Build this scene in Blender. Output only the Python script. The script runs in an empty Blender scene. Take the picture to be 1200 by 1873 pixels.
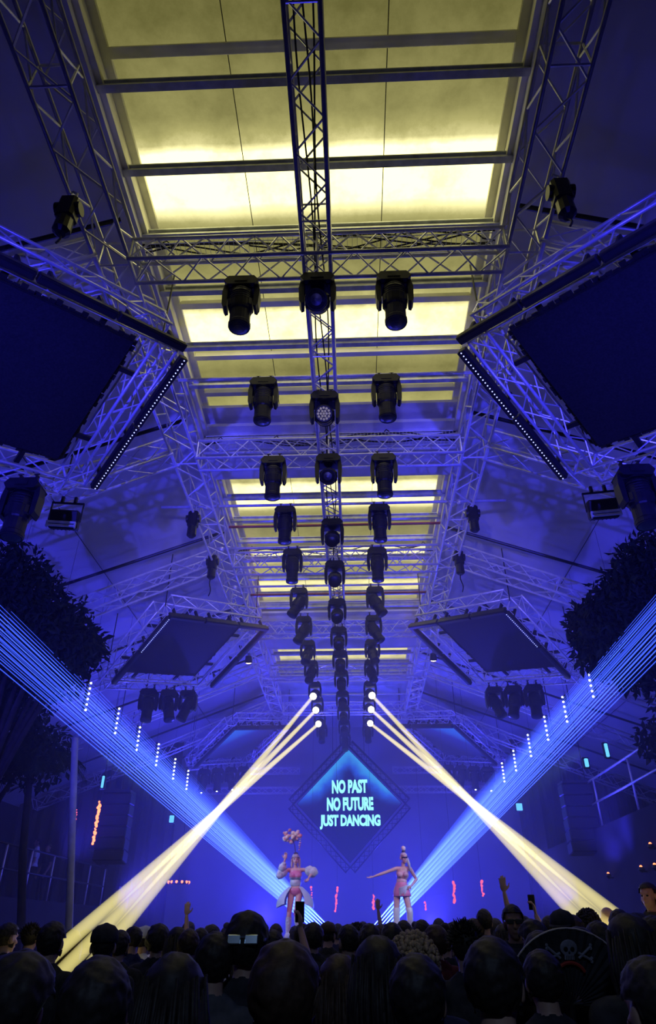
import bpy, bmesh, math, random
import numpy as np
from mathutils import Vector as V, Matrix as M, noise
random.seed(7)
PI = math.pi
C = bpy.context.scene.collection
S = bpy.context.scene

# ------------------------------------------------------------------ camera
FPX = 1200.0
TH = math.atan(768.5 / FPX)
PS = math.atan(53 * math.cos(TH) / FPX)
CAM = V((0.31, 0.0, 1.75))
cd = bpy.data.cameras.new('camera'); cam = bpy.data.objects.new('camera', cd); C.objects.link(cam)
cd.sensor_fit = 'HORIZONTAL'; cd.sensor_width = 36; cd.lens = 36 * FPX / 1200
cd.clip_start = 0.05; cd.clip_end = 200
cam.location = CAM; cam.rotation_euler = (PI / 2 + TH, 0, PS)
S.camera = cam
F_ = V((-math.sin(PS) * math.cos(TH), math.cos(PS) * math.cos(TH), math.sin(TH)))
R_ = V((math.cos(PS), math.sin(PS), 0)); U_ = R_.cross(F_)
def ray(x, y): return F_ * FPX + R_ * (x - 600) - U_ * (y - 936.5)
def atY(x, y, Y): d = ray(x, y); return CAM + d * (Y / d.y)
def atZ(x, y, Z): d = ray(x, y); return CAM + d * ((Z - 1.75) / d.z)

# ------------------------------------------------------------------ world, exposure, stage lamps and added fills
S.view_settings.view_transform = 'Standard'; S.view_settings.look = 'None'
S.view_settings.exposure = 0.0; S.view_settings.gamma = 1.0; S.view_settings.use_curve_mapping = False
S.cycles.transparent_max_bounces = 96
S.cycles.volume_bounces = 0
S.cycles.max_bounces = 5; S.cycles.diffuse_bounces = 2; S.cycles.glossy_bounces = 2
S.cycles.use_denoising = True
S.cycles.sample_clamp_indirect = 4.0
w = bpy.data.worlds.new('night'); S.world = w; w.use_nodes = True
w.node_tree.nodes['Background'].inputs[0].default_value = (0.02, 0.03, 0.2, 1)
w.node_tree.nodes['Background'].inputs[1].default_value = 0.10
def lamp(name, typ, loc, target, col, power, size=0.3, angle=60, blend=0.5):
    d = bpy.data.lights.new(name, typ); o = bpy.data.objects.new(name, d); C.objects.link(o)
    d.color = col; d.energy = power; o.location = loc
    if typ == 'SPOT': d.spot_size = math.radians(angle); d.spot_blend = blend; d.shadow_soft_size = size
    elif typ == 'AREA': d.size = size
    else: d.shadow_soft_size = size
    if target is not None:
        o.rotation_euler = (V(target) - V(loc)).to_track_quat('-Z', 'Y').to_euler()
    return o
BLUE = (0.045, 0.04, 1.0)
# front-of-house wash lamps on both sides, aimed up at the white roof membrane
for s in (-1, 1):
    lamp('roof_wash', 'SPOT', (s * 2.6, -2.0, 2.9), (s * 5.2, 11.5, 8.0), BLUE, 7500, 0.10, 44, 0.6)
    lamp('roof_fill', 'SPOT', (s * 10.5, 9.0, 4.2), (s * 4.6, 11.5, 8.6), BLUE, 1000, 0.1, 80, 0.7)  # extra lamp added at each side to brighten the roof
    lamp('roof_wash', 'SPOT', (s * 5.8, 15.5, 3.0), (s * 4.0, 17.5, 9.0), BLUE, 750, 0.2, 110, 0.8)
    lamp('near_wash', 'SPOT', (s * 3.5, 1.0, 3.6), (s * 2.2, 6.5, 9.5), BLUE, 30, 0.15, 90, 0.8)
    lamp('stage_wash', 'SPOT', (s * 6.0, 20.0, 2.5), (s * 1.0, 26.5, 5.5), BLUE, 3100, 0.3, 120, 0.9)
    lamp('stage_wash', 'SPOT', (s * 3.0, 27.0, 2.0), (s * 0.5, 20.0, 7.0), BLUE, 2700, 0.3, 130, 0.9)
lamp('centre_wash', 'SPOT', (0.3, 1.5, 3.2), (0, 10.0, 8.8), BLUE, 700, 0.15, 46, 0.8)
lamp('stage_key', 'SPOT', (-1.5, 10.0, 7.9), (-1.0, 18.6, 2.8), (1.0, 0.28, 0.55), 1300, 0.1, 16, 0.6)
lamp('stage_key', 'SPOT', (1.5, 10.0, 7.9), (1.3, 18.6, 2.8), (1.0, 0.45, 0.72), 1400, 0.1, 14, 0.6)

for s in (-1, 1):
    lamp('stage_side', 'SPOT', (s * 5.5, 15.2, 5.2), (s * .8, 18.6, 2.7), (.45, .75, 1.0), 700, .1, 26, .6)
lamp('crowd_fill', 'SPOT', (0.5, -2.6, 5.5), (0.3, 3.6, 1.2), (.25, .36, .62), 260, .3, 70, .8)  # fill added behind the camera to lift the dark crowd
lamp('truss_key', 'SPOT', (0.2, -2.2, 3.0), (0, 14.5, 8.2), (.20, .18, 1.0), 1000, .1, 36, .6)
for s in (-1, 1):
    lamp('frame_key', 'SPOT', (-s * 1.0, -1.5, 3.2), (s * 2.9, 13.4, 7.9), (.55, .45, 1.0), 1500, .08, 17, .7)

# ------------------------------------------------------------------ tags
def tag(o, label=None, cat=None, group=None, kind=None):
    if label: o['label'] = label
    if cat: o['category'] = cat
    if group: o['group'] = group
    if kind: o['kind'] = kind
    return o
def empty(name, loc=(0, 0, 0), rot=(0, 0, 0)):
    o = bpy.data.objects.new(name, None); C.objects.link(o)
    o.empty_display_size = 0.1; o.location = loc; o.rotation_euler = rot
    return o
def copy_tree(o, parent=None, kids=None):
    c = o.copy(); C.objects.link(c)
    if parent is not None: c.parent = parent
    for ch in KIDS.get(o.name, []):
        copy_tree(ch, c)
    return c
KIDS = {}
def adopt(child, parent):
    child.parent = parent; KIDS.setdefault(parent.name, []).append(child)
_orig_copy = copy_tree
def copy_tree(o, parent=None):
    c = o.copy(); C.objects.link(c)
    if parent is not None: adopt(c, parent)
    for ch in list(KIDS.get(o.name, [])): copy_tree(ch, c)
    return c

# ------------------------------------------------------------------ mesh builder
class MB:
    def __init__(s): s.v = []; s.f = []
    def add(s, vs, fs):
        n = len(s.v); s.v += [tuple(v) for v in vs]; s.f += [tuple(i + n for i in f) for f in fs]; return s
    def box(s, c, size, mat=None, bev=0.0):
        x, y, z = [k / 2 for k in size]; c = V(c)
        if bev > 0:
            b = min(bev, x * .9, y * .9, z * .9)
            vs = []; 
            for sx in (-1, 1):
                for sy in (-1, 1):
                    for sz in (-1, 1):
                        vs += [V((sx * x, sy * (y - b), sz * (z - b))), V((sx * (x - b), sy * y, sz * (z - b))), V((sx * (x - b), sy * (y - b), sz * z))]
            bm = bmesh.new(); bv = [bm.verts.new(v) for v in vs]
            r = bmesh.ops.convex_hull(bm, input=bv); bm.verts.index_update()
            V2 = [v.co.copy() for v in bm.verts]; F2 = [[v.index for v in f.verts] for f in bm.faces]; bm.free()
            vs, fs = V2, F2
        else:
            vs = [V((sx * x, sy * y, sz * z)) for sx in (-1, 1) for sy in (-1, 1) for sz in (-1, 1)]
            fs = [(0, 1, 3, 2), (4, 6, 7, 5), (0, 4, 5, 1), (2, 3, 7, 6), (0, 2, 6, 4), (1, 5, 7, 3)]
        if mat is not None: vs = [mat @ v for v in vs]
        return s.add([v + c for v in vs], fs)
    def tube(s, a, b, r, n=8, r2=None, cap=True):
        a = V(a); b = V(b); d = b - a
        if d.length < 1e-6: return s
        d.normalize(); u = d.orthogonal().normalized(); w_ = d.cross(u); r2 = r if r2 is None else r2
        vs = []
        for k in range(n):
            t = 2 * PI * k / n; e = u * math.cos(t) + w_ * math.sin(t)
            vs += [a + e * r, b + e * r2]
        fs = [(2 * k, 2 * ((k + 1) % n), 2 * ((k + 1) % n) + 1, 2 * k + 1) for k in range(n)]
        if cap: fs += [tuple(2 * k for k in range(n))[::-1], tuple(2 * k + 1 for k in range(n))]
        return s.add(vs, fs)
    def path(s, pts, r, n=6, rr=None):
        pts = [V(p) for p in pts]; m = len(pts); vs = []; fs = []
        u = None
        for i, p in enumerate(pts):
            d = (pts[min(i + 1, m - 1)] - pts[max(i - 1, 0)]).normalized()
            if u is None: u = d.orthogonal().normalized()
            u = (u - d * u.dot(d)).normalized(); w_ = d.cross(u)
            q = rr[i] if rr else r
            for k in range(n):
                t = 2 * PI * k / n; vs.append(p + (u * math.cos(t) + w_ * math.sin(t)) * q)
        for i in range(m - 1):
            for k in range(n):
                fs.append((i * n + k, i * n + (k + 1) % n, (i + 1) * n + (k + 1) % n, (i + 1) * n + k))
        fs += [tuple(range(n))[::-1], tuple((m - 1) * n + k for k in range(n))]
        return s.add(vs, fs)
    def lathe(s, prof, mat=None, n=16, cap=True):
        mat = mat or M.Identity(4); vs = []; fs = []; m = len(prof)
        for (r, z) in prof:
            for k in range(n):
                t = 2 * PI * k / n; vs.append(mat @ V((r * math.cos(t), r * math.sin(t), z)))
        for i in range(m - 1):
            for k in range(n):
                fs.append((i * n + k, i * n + (k + 1) % n, (i + 1) * n + (k + 1) % n, (i + 1) * n + k))
        if cap: fs += [tuple(range(n))[::-1], tuple((m - 1) * n + k for k in range(n))]
        return s.add(vs, fs)
    def ball(s, c, r, n=10, m=7, mat=None, nz=0.0, fr=4.0):
        c = V(c); r = (r, r, r) if not hasattr(r, '__len__') else r; vs = []; fs = []
        for i in range(m + 1):
            p = PI * i / m
            for k in range(n):
                t = 2 * PI * k / n
                q = V((r[0] * math.sin(p) * math.cos(t), r[1] * math.sin(p) * math.sin(t), r[2] * math.cos(p)))
                if nz: q *= 1 + nz * noise.noise(q * fr / max(r) + c * 3)
                if mat is not None: q = mat @ q
                vs.append(c + q)
        for i in range(m):
            for k in range(n):
                fs.append((i * n + k, (i + 1) * n + k, (i + 1) * n + (k + 1) % n, i * n + (k + 1) % n))
        return s.add(vs, fs)
    def mesh(s, name, smooth=False):
        me = bpy.data.meshes.new(name); me.from_pydata(s.v, [], s.f); me.update()
        if smooth:
            me.polygons.foreach_set('use_smooth', [True] * len(me.polygons))
        return me
    def build(s, name, mat, parent=None, smooth=False, loc=None):
        me = s.mesh(name, smooth); me.materials.append(mat)
        o = bpy.data.objects.new(name, me); C.objects.link(o)
        if loc is not None: o.location = loc
        if parent is not None: adopt(o, parent)
        return o
def struct(name, mb, mat):
    o = mb.build(name, mat); o['kind'] = 'structure'; return o

# ------------------------------------------------------------------ materials
def mat_p(name, col, rough=0.5, metal=0.0, var=0.15, scale=6.0, emit=None, es=0.0, spec=0.5, bump=0.0):
    m = bpy.data.materials.new(name); m.use_nodes = True; nt = m.node_tree; b = nt.nodes['Principled BSDF']
    b.inputs['Roughness'].default_value = rough; b.inputs['Metallic'].default_value = metal
    b.inputs['Specular IOR Level'].default_value = spec
    tc = nt.nodes.new('ShaderNodeTexCoord'); nz = nt.nodes.new('ShaderNodeTexNoise'); nz.inputs['Scale'].default_value = scale
    nz.inputs['Detail'].default_value = 4
    rp = nt.nodes.new('ShaderNodeValToRGB')
    rp.color_ramp.elements[0].position = 0.3; rp.color_ramp.elements[1].position = 0.7
    rp.color_ramp.elements[0].color = tuple(c * (1 - var) for c in col) + (1,); rp.color_ramp.elements[1].color = tuple(min(1, c * (1 + var)) for c in col) + (1,)
    nt.links.new(tc.outputs['Object'], nz.inputs['Vector']); nt.links.new(nz.outputs['Fac'], rp.inputs['Fac'])
    nt.links.new(rp.outputs['Color'], b.inputs['Base Color'])
    if bump:
        bp = nt.nodes.new('ShaderNodeBump'); bp.inputs['Strength'].default_value = bump
        nt.links.new(nz.outputs['Fac'], bp.inputs['Height']); nt.links.new(bp.outputs['Normal'], b.inputs['Normal'])
    if emit:
        b.inputs['Emission Color'].default_value = tuple(emit) + (1,); b.inputs['Emission Strength'].default_value = es
    return m
def mat_e(name, col, st):
    m = bpy.data.materials.new(name); m.use_nodes = True; nt = m.node_tree; nt.nodes.clear()
    o = nt.nodes.new('ShaderNodeOutputMaterial'); e = nt.nodes.new('ShaderNodeEmission')
    e.inputs[0].default_value = tuple(col) + (1,); e.inputs[1].default_value = st
    nt.links.new(e.outputs[0], o.inputs['Surface']); return m
def mat_beam(name, col, st):  # volume glows by itself, standing in for light scattered by haze
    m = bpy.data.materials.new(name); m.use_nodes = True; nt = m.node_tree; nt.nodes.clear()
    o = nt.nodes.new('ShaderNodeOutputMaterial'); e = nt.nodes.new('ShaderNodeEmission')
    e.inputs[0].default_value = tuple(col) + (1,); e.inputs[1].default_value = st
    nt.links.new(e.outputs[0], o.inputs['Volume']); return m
ALU = mat_p('aluminium', (0.72, 0.72, 0.72), 0.36, 0.35, 0.12, 14)
STEEL = mat_p('galvanised_steel', (0.50, 0.52, 0.54), 0.45, 0.4, 0.2, 9)
BLACK = mat_p('black_plastic', (0.012, 0.012, 0.014), 0.45, 0, 0.3, 12, spec=0.35)
BLACK2 = mat_p('black_metal', (0.02, 0.02, 0.022), 0.4, 0.2, 0.3, 12, spec=0.4)
CANVAS = mat_p('white_canvas', (0.62, 0.62, 0.64), 0.8, 0, 0.10, 0.8, spec=0.1)
PLASTER = mat_p('pale_plaster', (0.78, 0.77, 0.68), 0.8, 0, 0.15, 2.5, spec=0.15)
DARKW = mat_p('dark_wall', (0.03, 0.03, 0.035), 0.85, 0, 0.3, 1.5, spec=0.1)
FLOOR = mat_p('dark_floor', (0.03, 0.03, 0.032), 0.7, 0, 0.3, 3, spec=0.2)
BACKW = mat_p('stage_backdrop', (0.35, 0.35, 0.38), 0.85, 0, 0.12, 0.6, spec=0.05)
RED = mat_p('red_steel', (0.25, 0.02, 0.02), 0.5, 0.1, 0.2, 8)
LEDG = mat_p('screen_mesh', (0.018, 0.018, 0.022), 0.6, 0, 0.25, 40, spec=0.2)
LENS = mat_p('lens_glass', (0.02, 0.02, 0.025), 0.3, 0.0, 0.1, 8, spec=0.4)
LEDW = mat_e('led_blue_white', (0.35, 0.40, 1.0), 3.0)
LASERDOT = mat_e('laser_dot', (0.75, 0.85, 1.0), 9.0)
LASER = mat_beam('laser_glow_volume', (0.048, 0.108, 1.0), 62.0)
SPOTB = mat_beam('spot_glow_volume', (1.0, 0.87, 0.30), 2.4)
HOTLENS = mat_e('lit_lens', (1.0, 0.93, 0.7), 8.0)

# ------------------------------------------------------------------ the hall
HW = 2.36; ZR = 9.55; ZP = 10.15
m = MB(); m.box((0, 13, -0.1), (25, 34, 0.2)); struct('floor', m, FLOOR)
for nm, s in (('wall_left', -1), ('wall_right', 1)):
    m = MB(); m.box((s * 12.5, 13, 3.2), (0.2, 34, 6.4)); struct(nm, m, DARKW)
m = MB(); m.box((0, -3.9, 4.9), (25, 0.2, 9.8)); struct('wall_back', m, DARKW)
m = MB(); m.box((0, 30.0, 5.2), (25, 0.2, 10.4)); struct('wall_stage', m, BACKW)
WELLS = [(0.9, 9.5), (10.75, 17.95), (20.2, 23.6)]
def slab(mb, pts, t):
    p = [V(q) for q in pts]; n = (p[1] - p[0]).cross(p[2] - p[0]).normalized() * t
    if n.z < 0: n = -n
    mb.add(p + [q + n for q in p], [(0, 1, 2, 3), (7, 6, 5, 4), (0, 4, 5, 1), (1, 5, 6, 2), (2, 6, 7, 3), (3, 7, 4, 0)])
m = MB()
for s in (-1, 1):
    slab(m, [(s * 2.9, -4, ZR - .08), (s * 2.9, 30, ZR - .08), (s * 12.5, 30, 5.7), (s * 12.5, -4, 5.7)], .05)
    m.box((s * (HW + 2.95) / 2, 13, ZR - .03), (2.95 - HW, 34, .1))
edges = [-4] + [e for w_ in WELLS for e in w_] + [30]
for i in range(0, len(edges), 2):
    m.box((0, (edges[i] + edges[i + 1]) / 2, ZR - .03), (2 * HW, edges[i + 1] - edges[i], .1))
struct('ceiling', m, CANVAS)

# luminous skylights: a pale well, steel cross beams at the rim, frosted panes with the glow of lamp strips painted into their emission
def pane_mat():
    mt = bpy.data.materials.new('frosted_glowing_glass'); mt.use_nodes = True; nt = mt.node_tree; nt.nodes.clear(); N = nt.nodes.new; L = nt.links.new
    out = N('ShaderNodeOutputMaterial'); em = N('ShaderNodeEmission'); tc = N('ShaderNodeTexCoord'); sx = N('ShaderNodeSeparateXYZ')
    L(tc.outputs['Object'], sx.inputs[0])
    # painted glow of lamp strips that are not built: a ramp over y in metres (0..30)
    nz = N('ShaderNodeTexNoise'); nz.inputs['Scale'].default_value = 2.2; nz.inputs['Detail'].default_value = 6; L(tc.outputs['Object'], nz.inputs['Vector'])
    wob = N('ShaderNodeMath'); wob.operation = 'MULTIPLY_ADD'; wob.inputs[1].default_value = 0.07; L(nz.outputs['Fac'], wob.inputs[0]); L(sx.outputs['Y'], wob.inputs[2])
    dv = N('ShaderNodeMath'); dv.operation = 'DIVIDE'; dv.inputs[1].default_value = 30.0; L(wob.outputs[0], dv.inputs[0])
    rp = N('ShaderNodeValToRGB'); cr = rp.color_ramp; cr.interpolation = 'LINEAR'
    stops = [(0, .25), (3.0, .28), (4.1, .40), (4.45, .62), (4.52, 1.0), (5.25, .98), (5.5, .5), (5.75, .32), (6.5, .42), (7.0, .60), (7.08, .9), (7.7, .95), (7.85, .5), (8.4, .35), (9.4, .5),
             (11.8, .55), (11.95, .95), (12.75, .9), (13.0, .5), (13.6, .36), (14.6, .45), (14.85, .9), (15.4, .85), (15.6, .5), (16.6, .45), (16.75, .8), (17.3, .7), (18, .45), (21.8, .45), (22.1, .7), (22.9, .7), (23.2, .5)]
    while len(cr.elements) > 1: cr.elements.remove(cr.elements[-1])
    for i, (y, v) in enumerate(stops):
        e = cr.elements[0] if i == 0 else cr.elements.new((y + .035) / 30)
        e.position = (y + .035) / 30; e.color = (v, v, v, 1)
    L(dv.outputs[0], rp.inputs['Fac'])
    # dust on the glass
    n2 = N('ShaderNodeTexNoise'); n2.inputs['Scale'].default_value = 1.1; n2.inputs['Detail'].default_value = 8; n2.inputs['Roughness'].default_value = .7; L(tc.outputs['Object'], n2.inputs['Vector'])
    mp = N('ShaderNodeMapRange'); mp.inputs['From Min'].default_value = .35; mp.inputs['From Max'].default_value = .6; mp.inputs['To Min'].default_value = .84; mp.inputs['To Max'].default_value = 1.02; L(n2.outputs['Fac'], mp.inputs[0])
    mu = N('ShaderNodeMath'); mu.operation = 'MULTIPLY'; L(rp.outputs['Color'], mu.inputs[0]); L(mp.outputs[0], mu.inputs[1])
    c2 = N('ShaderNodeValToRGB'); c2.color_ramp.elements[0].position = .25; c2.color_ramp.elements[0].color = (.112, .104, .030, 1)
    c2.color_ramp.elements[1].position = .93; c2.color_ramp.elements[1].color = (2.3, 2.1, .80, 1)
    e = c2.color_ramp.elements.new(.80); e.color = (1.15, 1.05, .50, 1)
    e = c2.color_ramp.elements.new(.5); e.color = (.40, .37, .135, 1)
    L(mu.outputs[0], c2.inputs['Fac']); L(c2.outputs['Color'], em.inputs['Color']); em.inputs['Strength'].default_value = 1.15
    L(em.outputs[0], out.inputs['Surface']); return mt
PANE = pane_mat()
BEAMS = [[1.6, 2.55, 3.47, 4.42, 5.3, 6.22, 7.3, 8.15], [11.6, 12.5, 13.45, 14.4, 15.4, 16.4, 17.2], [21.0, 21.9, 22.8]]
RIBS = [[3.33, 5.6, 6.85, 7.95, 8.85], [11.4, 13.3, 14.5, 16.3], [21.6, 23.0]]
for k, (y0, y1) in enumerate(WELLS):
    root = empty('window_%d' % (k + 1), (0, 0, ZR)); root['kind'] = 'structure'
    yc, L_ = (y0 + y1) / 2, y1 - y0; h = ZP - ZR
    m = MB()                                           # the four pale sides of the well with a step at the rim
    for s in (-1, 1):
        m.box((s * (HW + .03), yc, h / 2 + .05), (.06, L_ + .1, h + .1))
        m.box((s * (HW - .035), yc, .09), (.07, L_ - .02, .10))
        m.box((s * (HW - .05), yc, h - .10), (.10, L_ - .02, .06))
    for s, ye in ((-1, y0), (1, y1)):
        m.box((0, ye + s * .03, h / 2 + .05), (2 * HW, .06, h + .1))
        m.box((0, ye - s * .10, .12), (2 * HW, .2, .06)); m.box((0, ye - s * .22, .36), (2 * HW, .44, .06))
    m.build('window_frame', PLASTER, root)
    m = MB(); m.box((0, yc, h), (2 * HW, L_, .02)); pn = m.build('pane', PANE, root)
    for y in BEAMS[k]:
        m = MB(); m.box((0, y, .01), (2 * HW, .085, .03)); m.box((0, y, .06), (2 * HW, .02, .08)); m.box((0, y, .11), (2 * HW, .085, .02))
        m.build('cross_beam', STEEL, root)
    for y in RIBS[k]:
        m = MB(); m.box((0, y, h - .09), (2 * HW - .2, .09, .12), bev=.01); m.box((0, y - .06, h - .16), (2 * HW - .2, .05, .02)); m.build('pane_rib', PLASTER, root)
    for x in (-.95, .85):
        m = MB(); m.path([(x, y0 + .2, h - .04), (x, y1 - .2, h - .04)], .006, 5); m.build('pane_wire', BLACK2, root)

# roof ribs: dark tubes under the membrane at each portal, seams between
def roofz(x): return ZR - .08 - (abs(x) - 2.9) * (ZR - .08 - 5.7) / 9.6
k = 0
for y in (4.9, 8.75, 12.6, 16.45, 20.3, 24.1, 27.9):
    for s in (-1, 1):
        k += 1
        m = MB(); m.tube((s * 2.5, y, ZR - .2), (s * 12.3, y, roofz(12.3) - .08), .035, 8); o = m.build('trim_%d' % k, BLACK2); o['kind'] = 'structure'
for s in (-1, 1):
    for xx in (5.2, 8.2):
        k += 1
        m = MB(); m.tube((s * xx, -3.8, roofz(xx) - .02), (s * xx, 29.8, roofz(xx) - .02), .008, 5); o = m.build('trim_%d' % k, BLACK2); o['kind'] = 'structure'
def red_rod(y, lab):
    m = MB(); m.tube((-2.36, y, 9.35), (2.36, y, 9.35), .03, 10); o = m.build('tie_rod', RED); tag(o, lab, 'tie rod')
red_rod(12.4, 'red tie rod crossing the middle skylight behind the fourth row of lights'); red_rod(15.9, 'red tie rod crossing the far end of the middle skylight')

# ------------------------------------------------------------------ trusses
def truss_parts(root, p0, p1, w_, h_, up=(0, 0, 1), cr=.024, br=.011, step=None, chords=True, mat=None):
    mat = mat or ALU
    p0 = V(p0); p1 = V(p1); d = (p1 - p0); L_ = d.length; d.normalize(); up = V(up); sd = d.cross(up).normalized(); up = sd.cross(d).normalized()
    cs = [sd * (a * w_ / 2) + up * (b * h_ / 2) for a, b in ((-1, -1), (1, -1), (1, 1), (-1, 1))]
    for c_ in cs:
        m = MB(); m.tube(p0 + c_, p1 + c_, cr, 8); m.build('chord', mat, root, True)
    step = step or w_ * 1.05; n = max(2, round(L_ / step)); m = MB()
    for f in range(4):
        a, b = cs[f], cs[(f + 1) % 4]
        for i in range(n):
            q0 = p0 + d * (L_ * i / n); q1 = p0 + d * (L_ * (i + 1) / n)
            (x0, x1) = (a, b) if i % 2 == 0 else (b, a)
            m.tube(q0 + x0, q1 + x1, br, 5, cap=False)
        for q in (p0 + d * cr, p1 - d * cr): m.tube(q + a, q + b, br * 1.2, 5, cap=False)
        k_ = max(1, round(L_ / 2.0))
        for i in range(1, k_): 
            q = p0 + d * (L_ * i / k_); m.tube(q + a, q + b, br * 1.1, 5, cap=False)
    m.build('lattice', mat, root)
def truss(label, p0, p1, w_=.29, h_=.29, group=None, **k):
    r = empty('truss', (V(p0) + V(p1)) / 2); tag(r, label, 'truss', group)
    c = r.location; truss_parts(r, V(p0) - c, V(p1) - c, w_, h_, **k); return r
ZT = 8.5
ctr = truss('long silver lattice truss running down the centre under the skylights', (0, .3, ZT), (0, 26.6, ZT), .31, .31, step=.33)
truss('silver lattice truss running lengthwise left of the skylights', (-2.42, -1, ZT + .14), (-2.42, 26.5, ZT + .14), .40, .42, step=.45, br=.013)
truss('silver lattice truss running lengthwise right of the skylights', (2.42, -1, ZT + .14), (2.42, 26.5, ZT + .14), .40, .42, step=.45, br=.013)
PY = [4.9, 8.7, 12.55, 16.3, 19.7, 23.6]
OR = ['nearest', 'second nearest', 'third nearest', 'fourth nearest', 'fifth nearest', 'farthest']
for y, o_ in zip(PY, OR):
    truss('%s of the silver cross trusses under the skylights' % o_, (-2.2, y, ZT), (2.2, y, ZT), .34, .36, step=.30)
    for s, nm in ((-1, 'left'), (1, 'right')):
        truss('%s of the sloping trusses under the %s roof slope' % (o_, nm), (s * 2.64, y, ZT + .10), (s * 10.5, y, ZT + .10 - 7.86 * .41), .34, .36, step=.42)
# cable and grating tray on the cross trusses
for y, o_ in zip(PY[:3], OR):
    r = empty('cable_tray', (0, y + .1, ZT + .30)); tag(r, 'wire cable tray with loose black cables on the %s cross truss' % o_, 'cable tray')
    m = MB()
    for yy in (-.12, .12): 
        for zz in (0, .1): m.tube((-2.1, yy, zz), (2.1, yy, zz), .006, 5)
    for i in range(71):
        x = -2.1 + .06 * i; m.tube((x, -.12, 0), (x, .12, 0), .003, 4, cap=False); m.tube((x, -.12, 0), (x, -.12, .1), .003, 4, cap=False); m.tube((x, .12, 0), (x, .12, .1), .003, 4, cap=False)
    m.build('tray', STEEL, r)
    for c_ in range(5):
        pts = []; ph = random.random() * 6
        for i in range(60):
            x = -2.15 + 4.3 * i / 59
            pts.append((x, .09 * math.sin(x * 2 + ph) , .06 + .05 * math.sin(x * 3.1 + ph * 2) + (.09 if (c_ == 0 and i % 13 == 4) else 0)))
        m = MB(); m.path(pts, .011, 6); m.build('cable', BLACK, r, True)
# thin pipes carrying the light rows between the trusses
for y, hx, lab in ((7.07, 2.75, 'second'), (10.5, 3.3, 'fourth'), (12.15, 2.6, 'fifth'), (14.0, 2.6, 'sixth'), (17.3, 2.6, 'eighth'), (20.9, 2.6, 'tenth'), (22.5, 2.6, 'eleventh'), (24.3, 2.6, 'twelfth')):
    m = MB(); m.tube((-hx, y, 8.66), (hx, y, 8.66), .027, 10)
    for s in (-1, 1): m.tube((s * 2.42, y, 8.60), (s * 2.42, y, 8.68), .05, 8)
    o = m.build('pipe', ALU, None, True); tag(o, 'thin horizontal pipe carrying the %s row of moving heads' % lab, 'pipe')
# little cables and wires trailing inside the centre truss
r = empty('cable_loom', (0, 0, ZT)); tag(r, 'black cables trailing inside the long centre truss', 'cables')
for c_ in range(3):
    pts = [(.06 * (c_ - 1) + .03 * math.sin(y_ * 1.7 + c_ * 2), y_, .12 + .02 * math.sin(y_ * 2.3 + c_)) for y_ in np.arange(1.0, 24, .2)]
    m = MB(); m.path(pts, .010, 5); m.build('cable', BLACK, r, True)

# ------------------------------------------------------------------ diamond screens hung in truss frames
E1 = V((0, .991, -.13)).normalized()
def frame_axes(s):                       # s=-1 left slope, +1 right slope
    e2 = V((s * .91, .03, -.41)); e2 = (e2 - E1 * e2.dot(E1)).normalized(); return E1, e2
WHERE = {(-1, 0): 'near left', (1, 0): 'near right', (-1, 1): 'middle left', (1, 1): 'middle right', (-1, 2): 'far left', (1, 2): 'far right'}
def led_bar(name, label, ln, lit, group):
    r = empty(name); tag(r, label, 'light bar', group)
    m = MB(); m.box((0, 0, 0), (ln, .11, .10), bev=.012); m.box((0, 0, .07), (ln * .96, .05, .05)); m.build('housing', BLACK2, r)
    m = MB(); m.box((0, -.052, -.035), (ln * .98, .02, .014)); m.build('front_lip', BLACK, r)
    for x in (-.32, .32):
        m = MB(); m.box((x * ln, 0, .14), (.05, .07, .22), bev=.01); m.build('bracket', BLACK, r)
    if lit:
        n = 23; m = MB(); m.ball((0, 0, 0), .0095, 6, 4); l0 = m.build('led', LEDW, r); l0.location = (-ln / 2 + .5 * ln / n, 0, -.051)
        for i in range(1, n):
            l1 = l0.copy(); C.objects.link(l1); adopt(l1, r); l1.location = (-ln / 2 + (i + .5) * ln / n, 0, -.051)
    else:
        m = MB(); m.box((0, 0, -.051), (ln * .95, .05, .01)); m.build('lens_strip', LENS, r)
    return r
def scrgrad():
    mt = bpy.data.materials.new('lit_blue_screen'); mt.use_nodes = True; nt = mt.node_tree; nt.nodes.clear(); N = nt.nodes.new; L = nt.links.new
    out = N('ShaderNodeOutputMaterial'); em = N('ShaderNodeEmission'); tc = N('ShaderNodeTexCoord'); sx = N('ShaderNodeSeparateXYZ'); L(tc.outputs['Object'], sx.inputs[0])
    nz = N('ShaderNodeTexNoise'); nz.inputs['Scale'].default_value = .8; L(tc.outputs['Object'], nz.inputs['Vector'])
    ad = N('ShaderNodeMath'); ad.operation = 'MULTIPLY_ADD'; ad.inputs[1].default_value = .35; L(nz.outputs['Fac'], ad.inputs[0]); L(sx.outputs['Y'], ad.inputs[2])
    mr = N('ShaderNodeMapRange'); mr.inputs['From Min'].default_value = -1.4; mr.inputs['From Max'].default_value = .75; L(ad.outputs[0], mr.inputs[0])
    rp = N('ShaderNodeValToRGB'); cr = rp.color_ramp; cr.elements[0].color = (.03, .22, 1, 1); cr.elements[1].color = (.012, .012, .16, 1); cr.elements.new(.45).color = (.035, .12, .9, 1); cr.elements.new(.62).color = (.025, .03, .45, 1)
    L(mr.outputs[0], rp.inputs[0]); L(rp.outputs[0], em.inputs[0]); em.inputs[1].default_value = .9; L(em.outputs[0], out.inputs[0]); return mt
SCRLIT = scrgrad()
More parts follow.
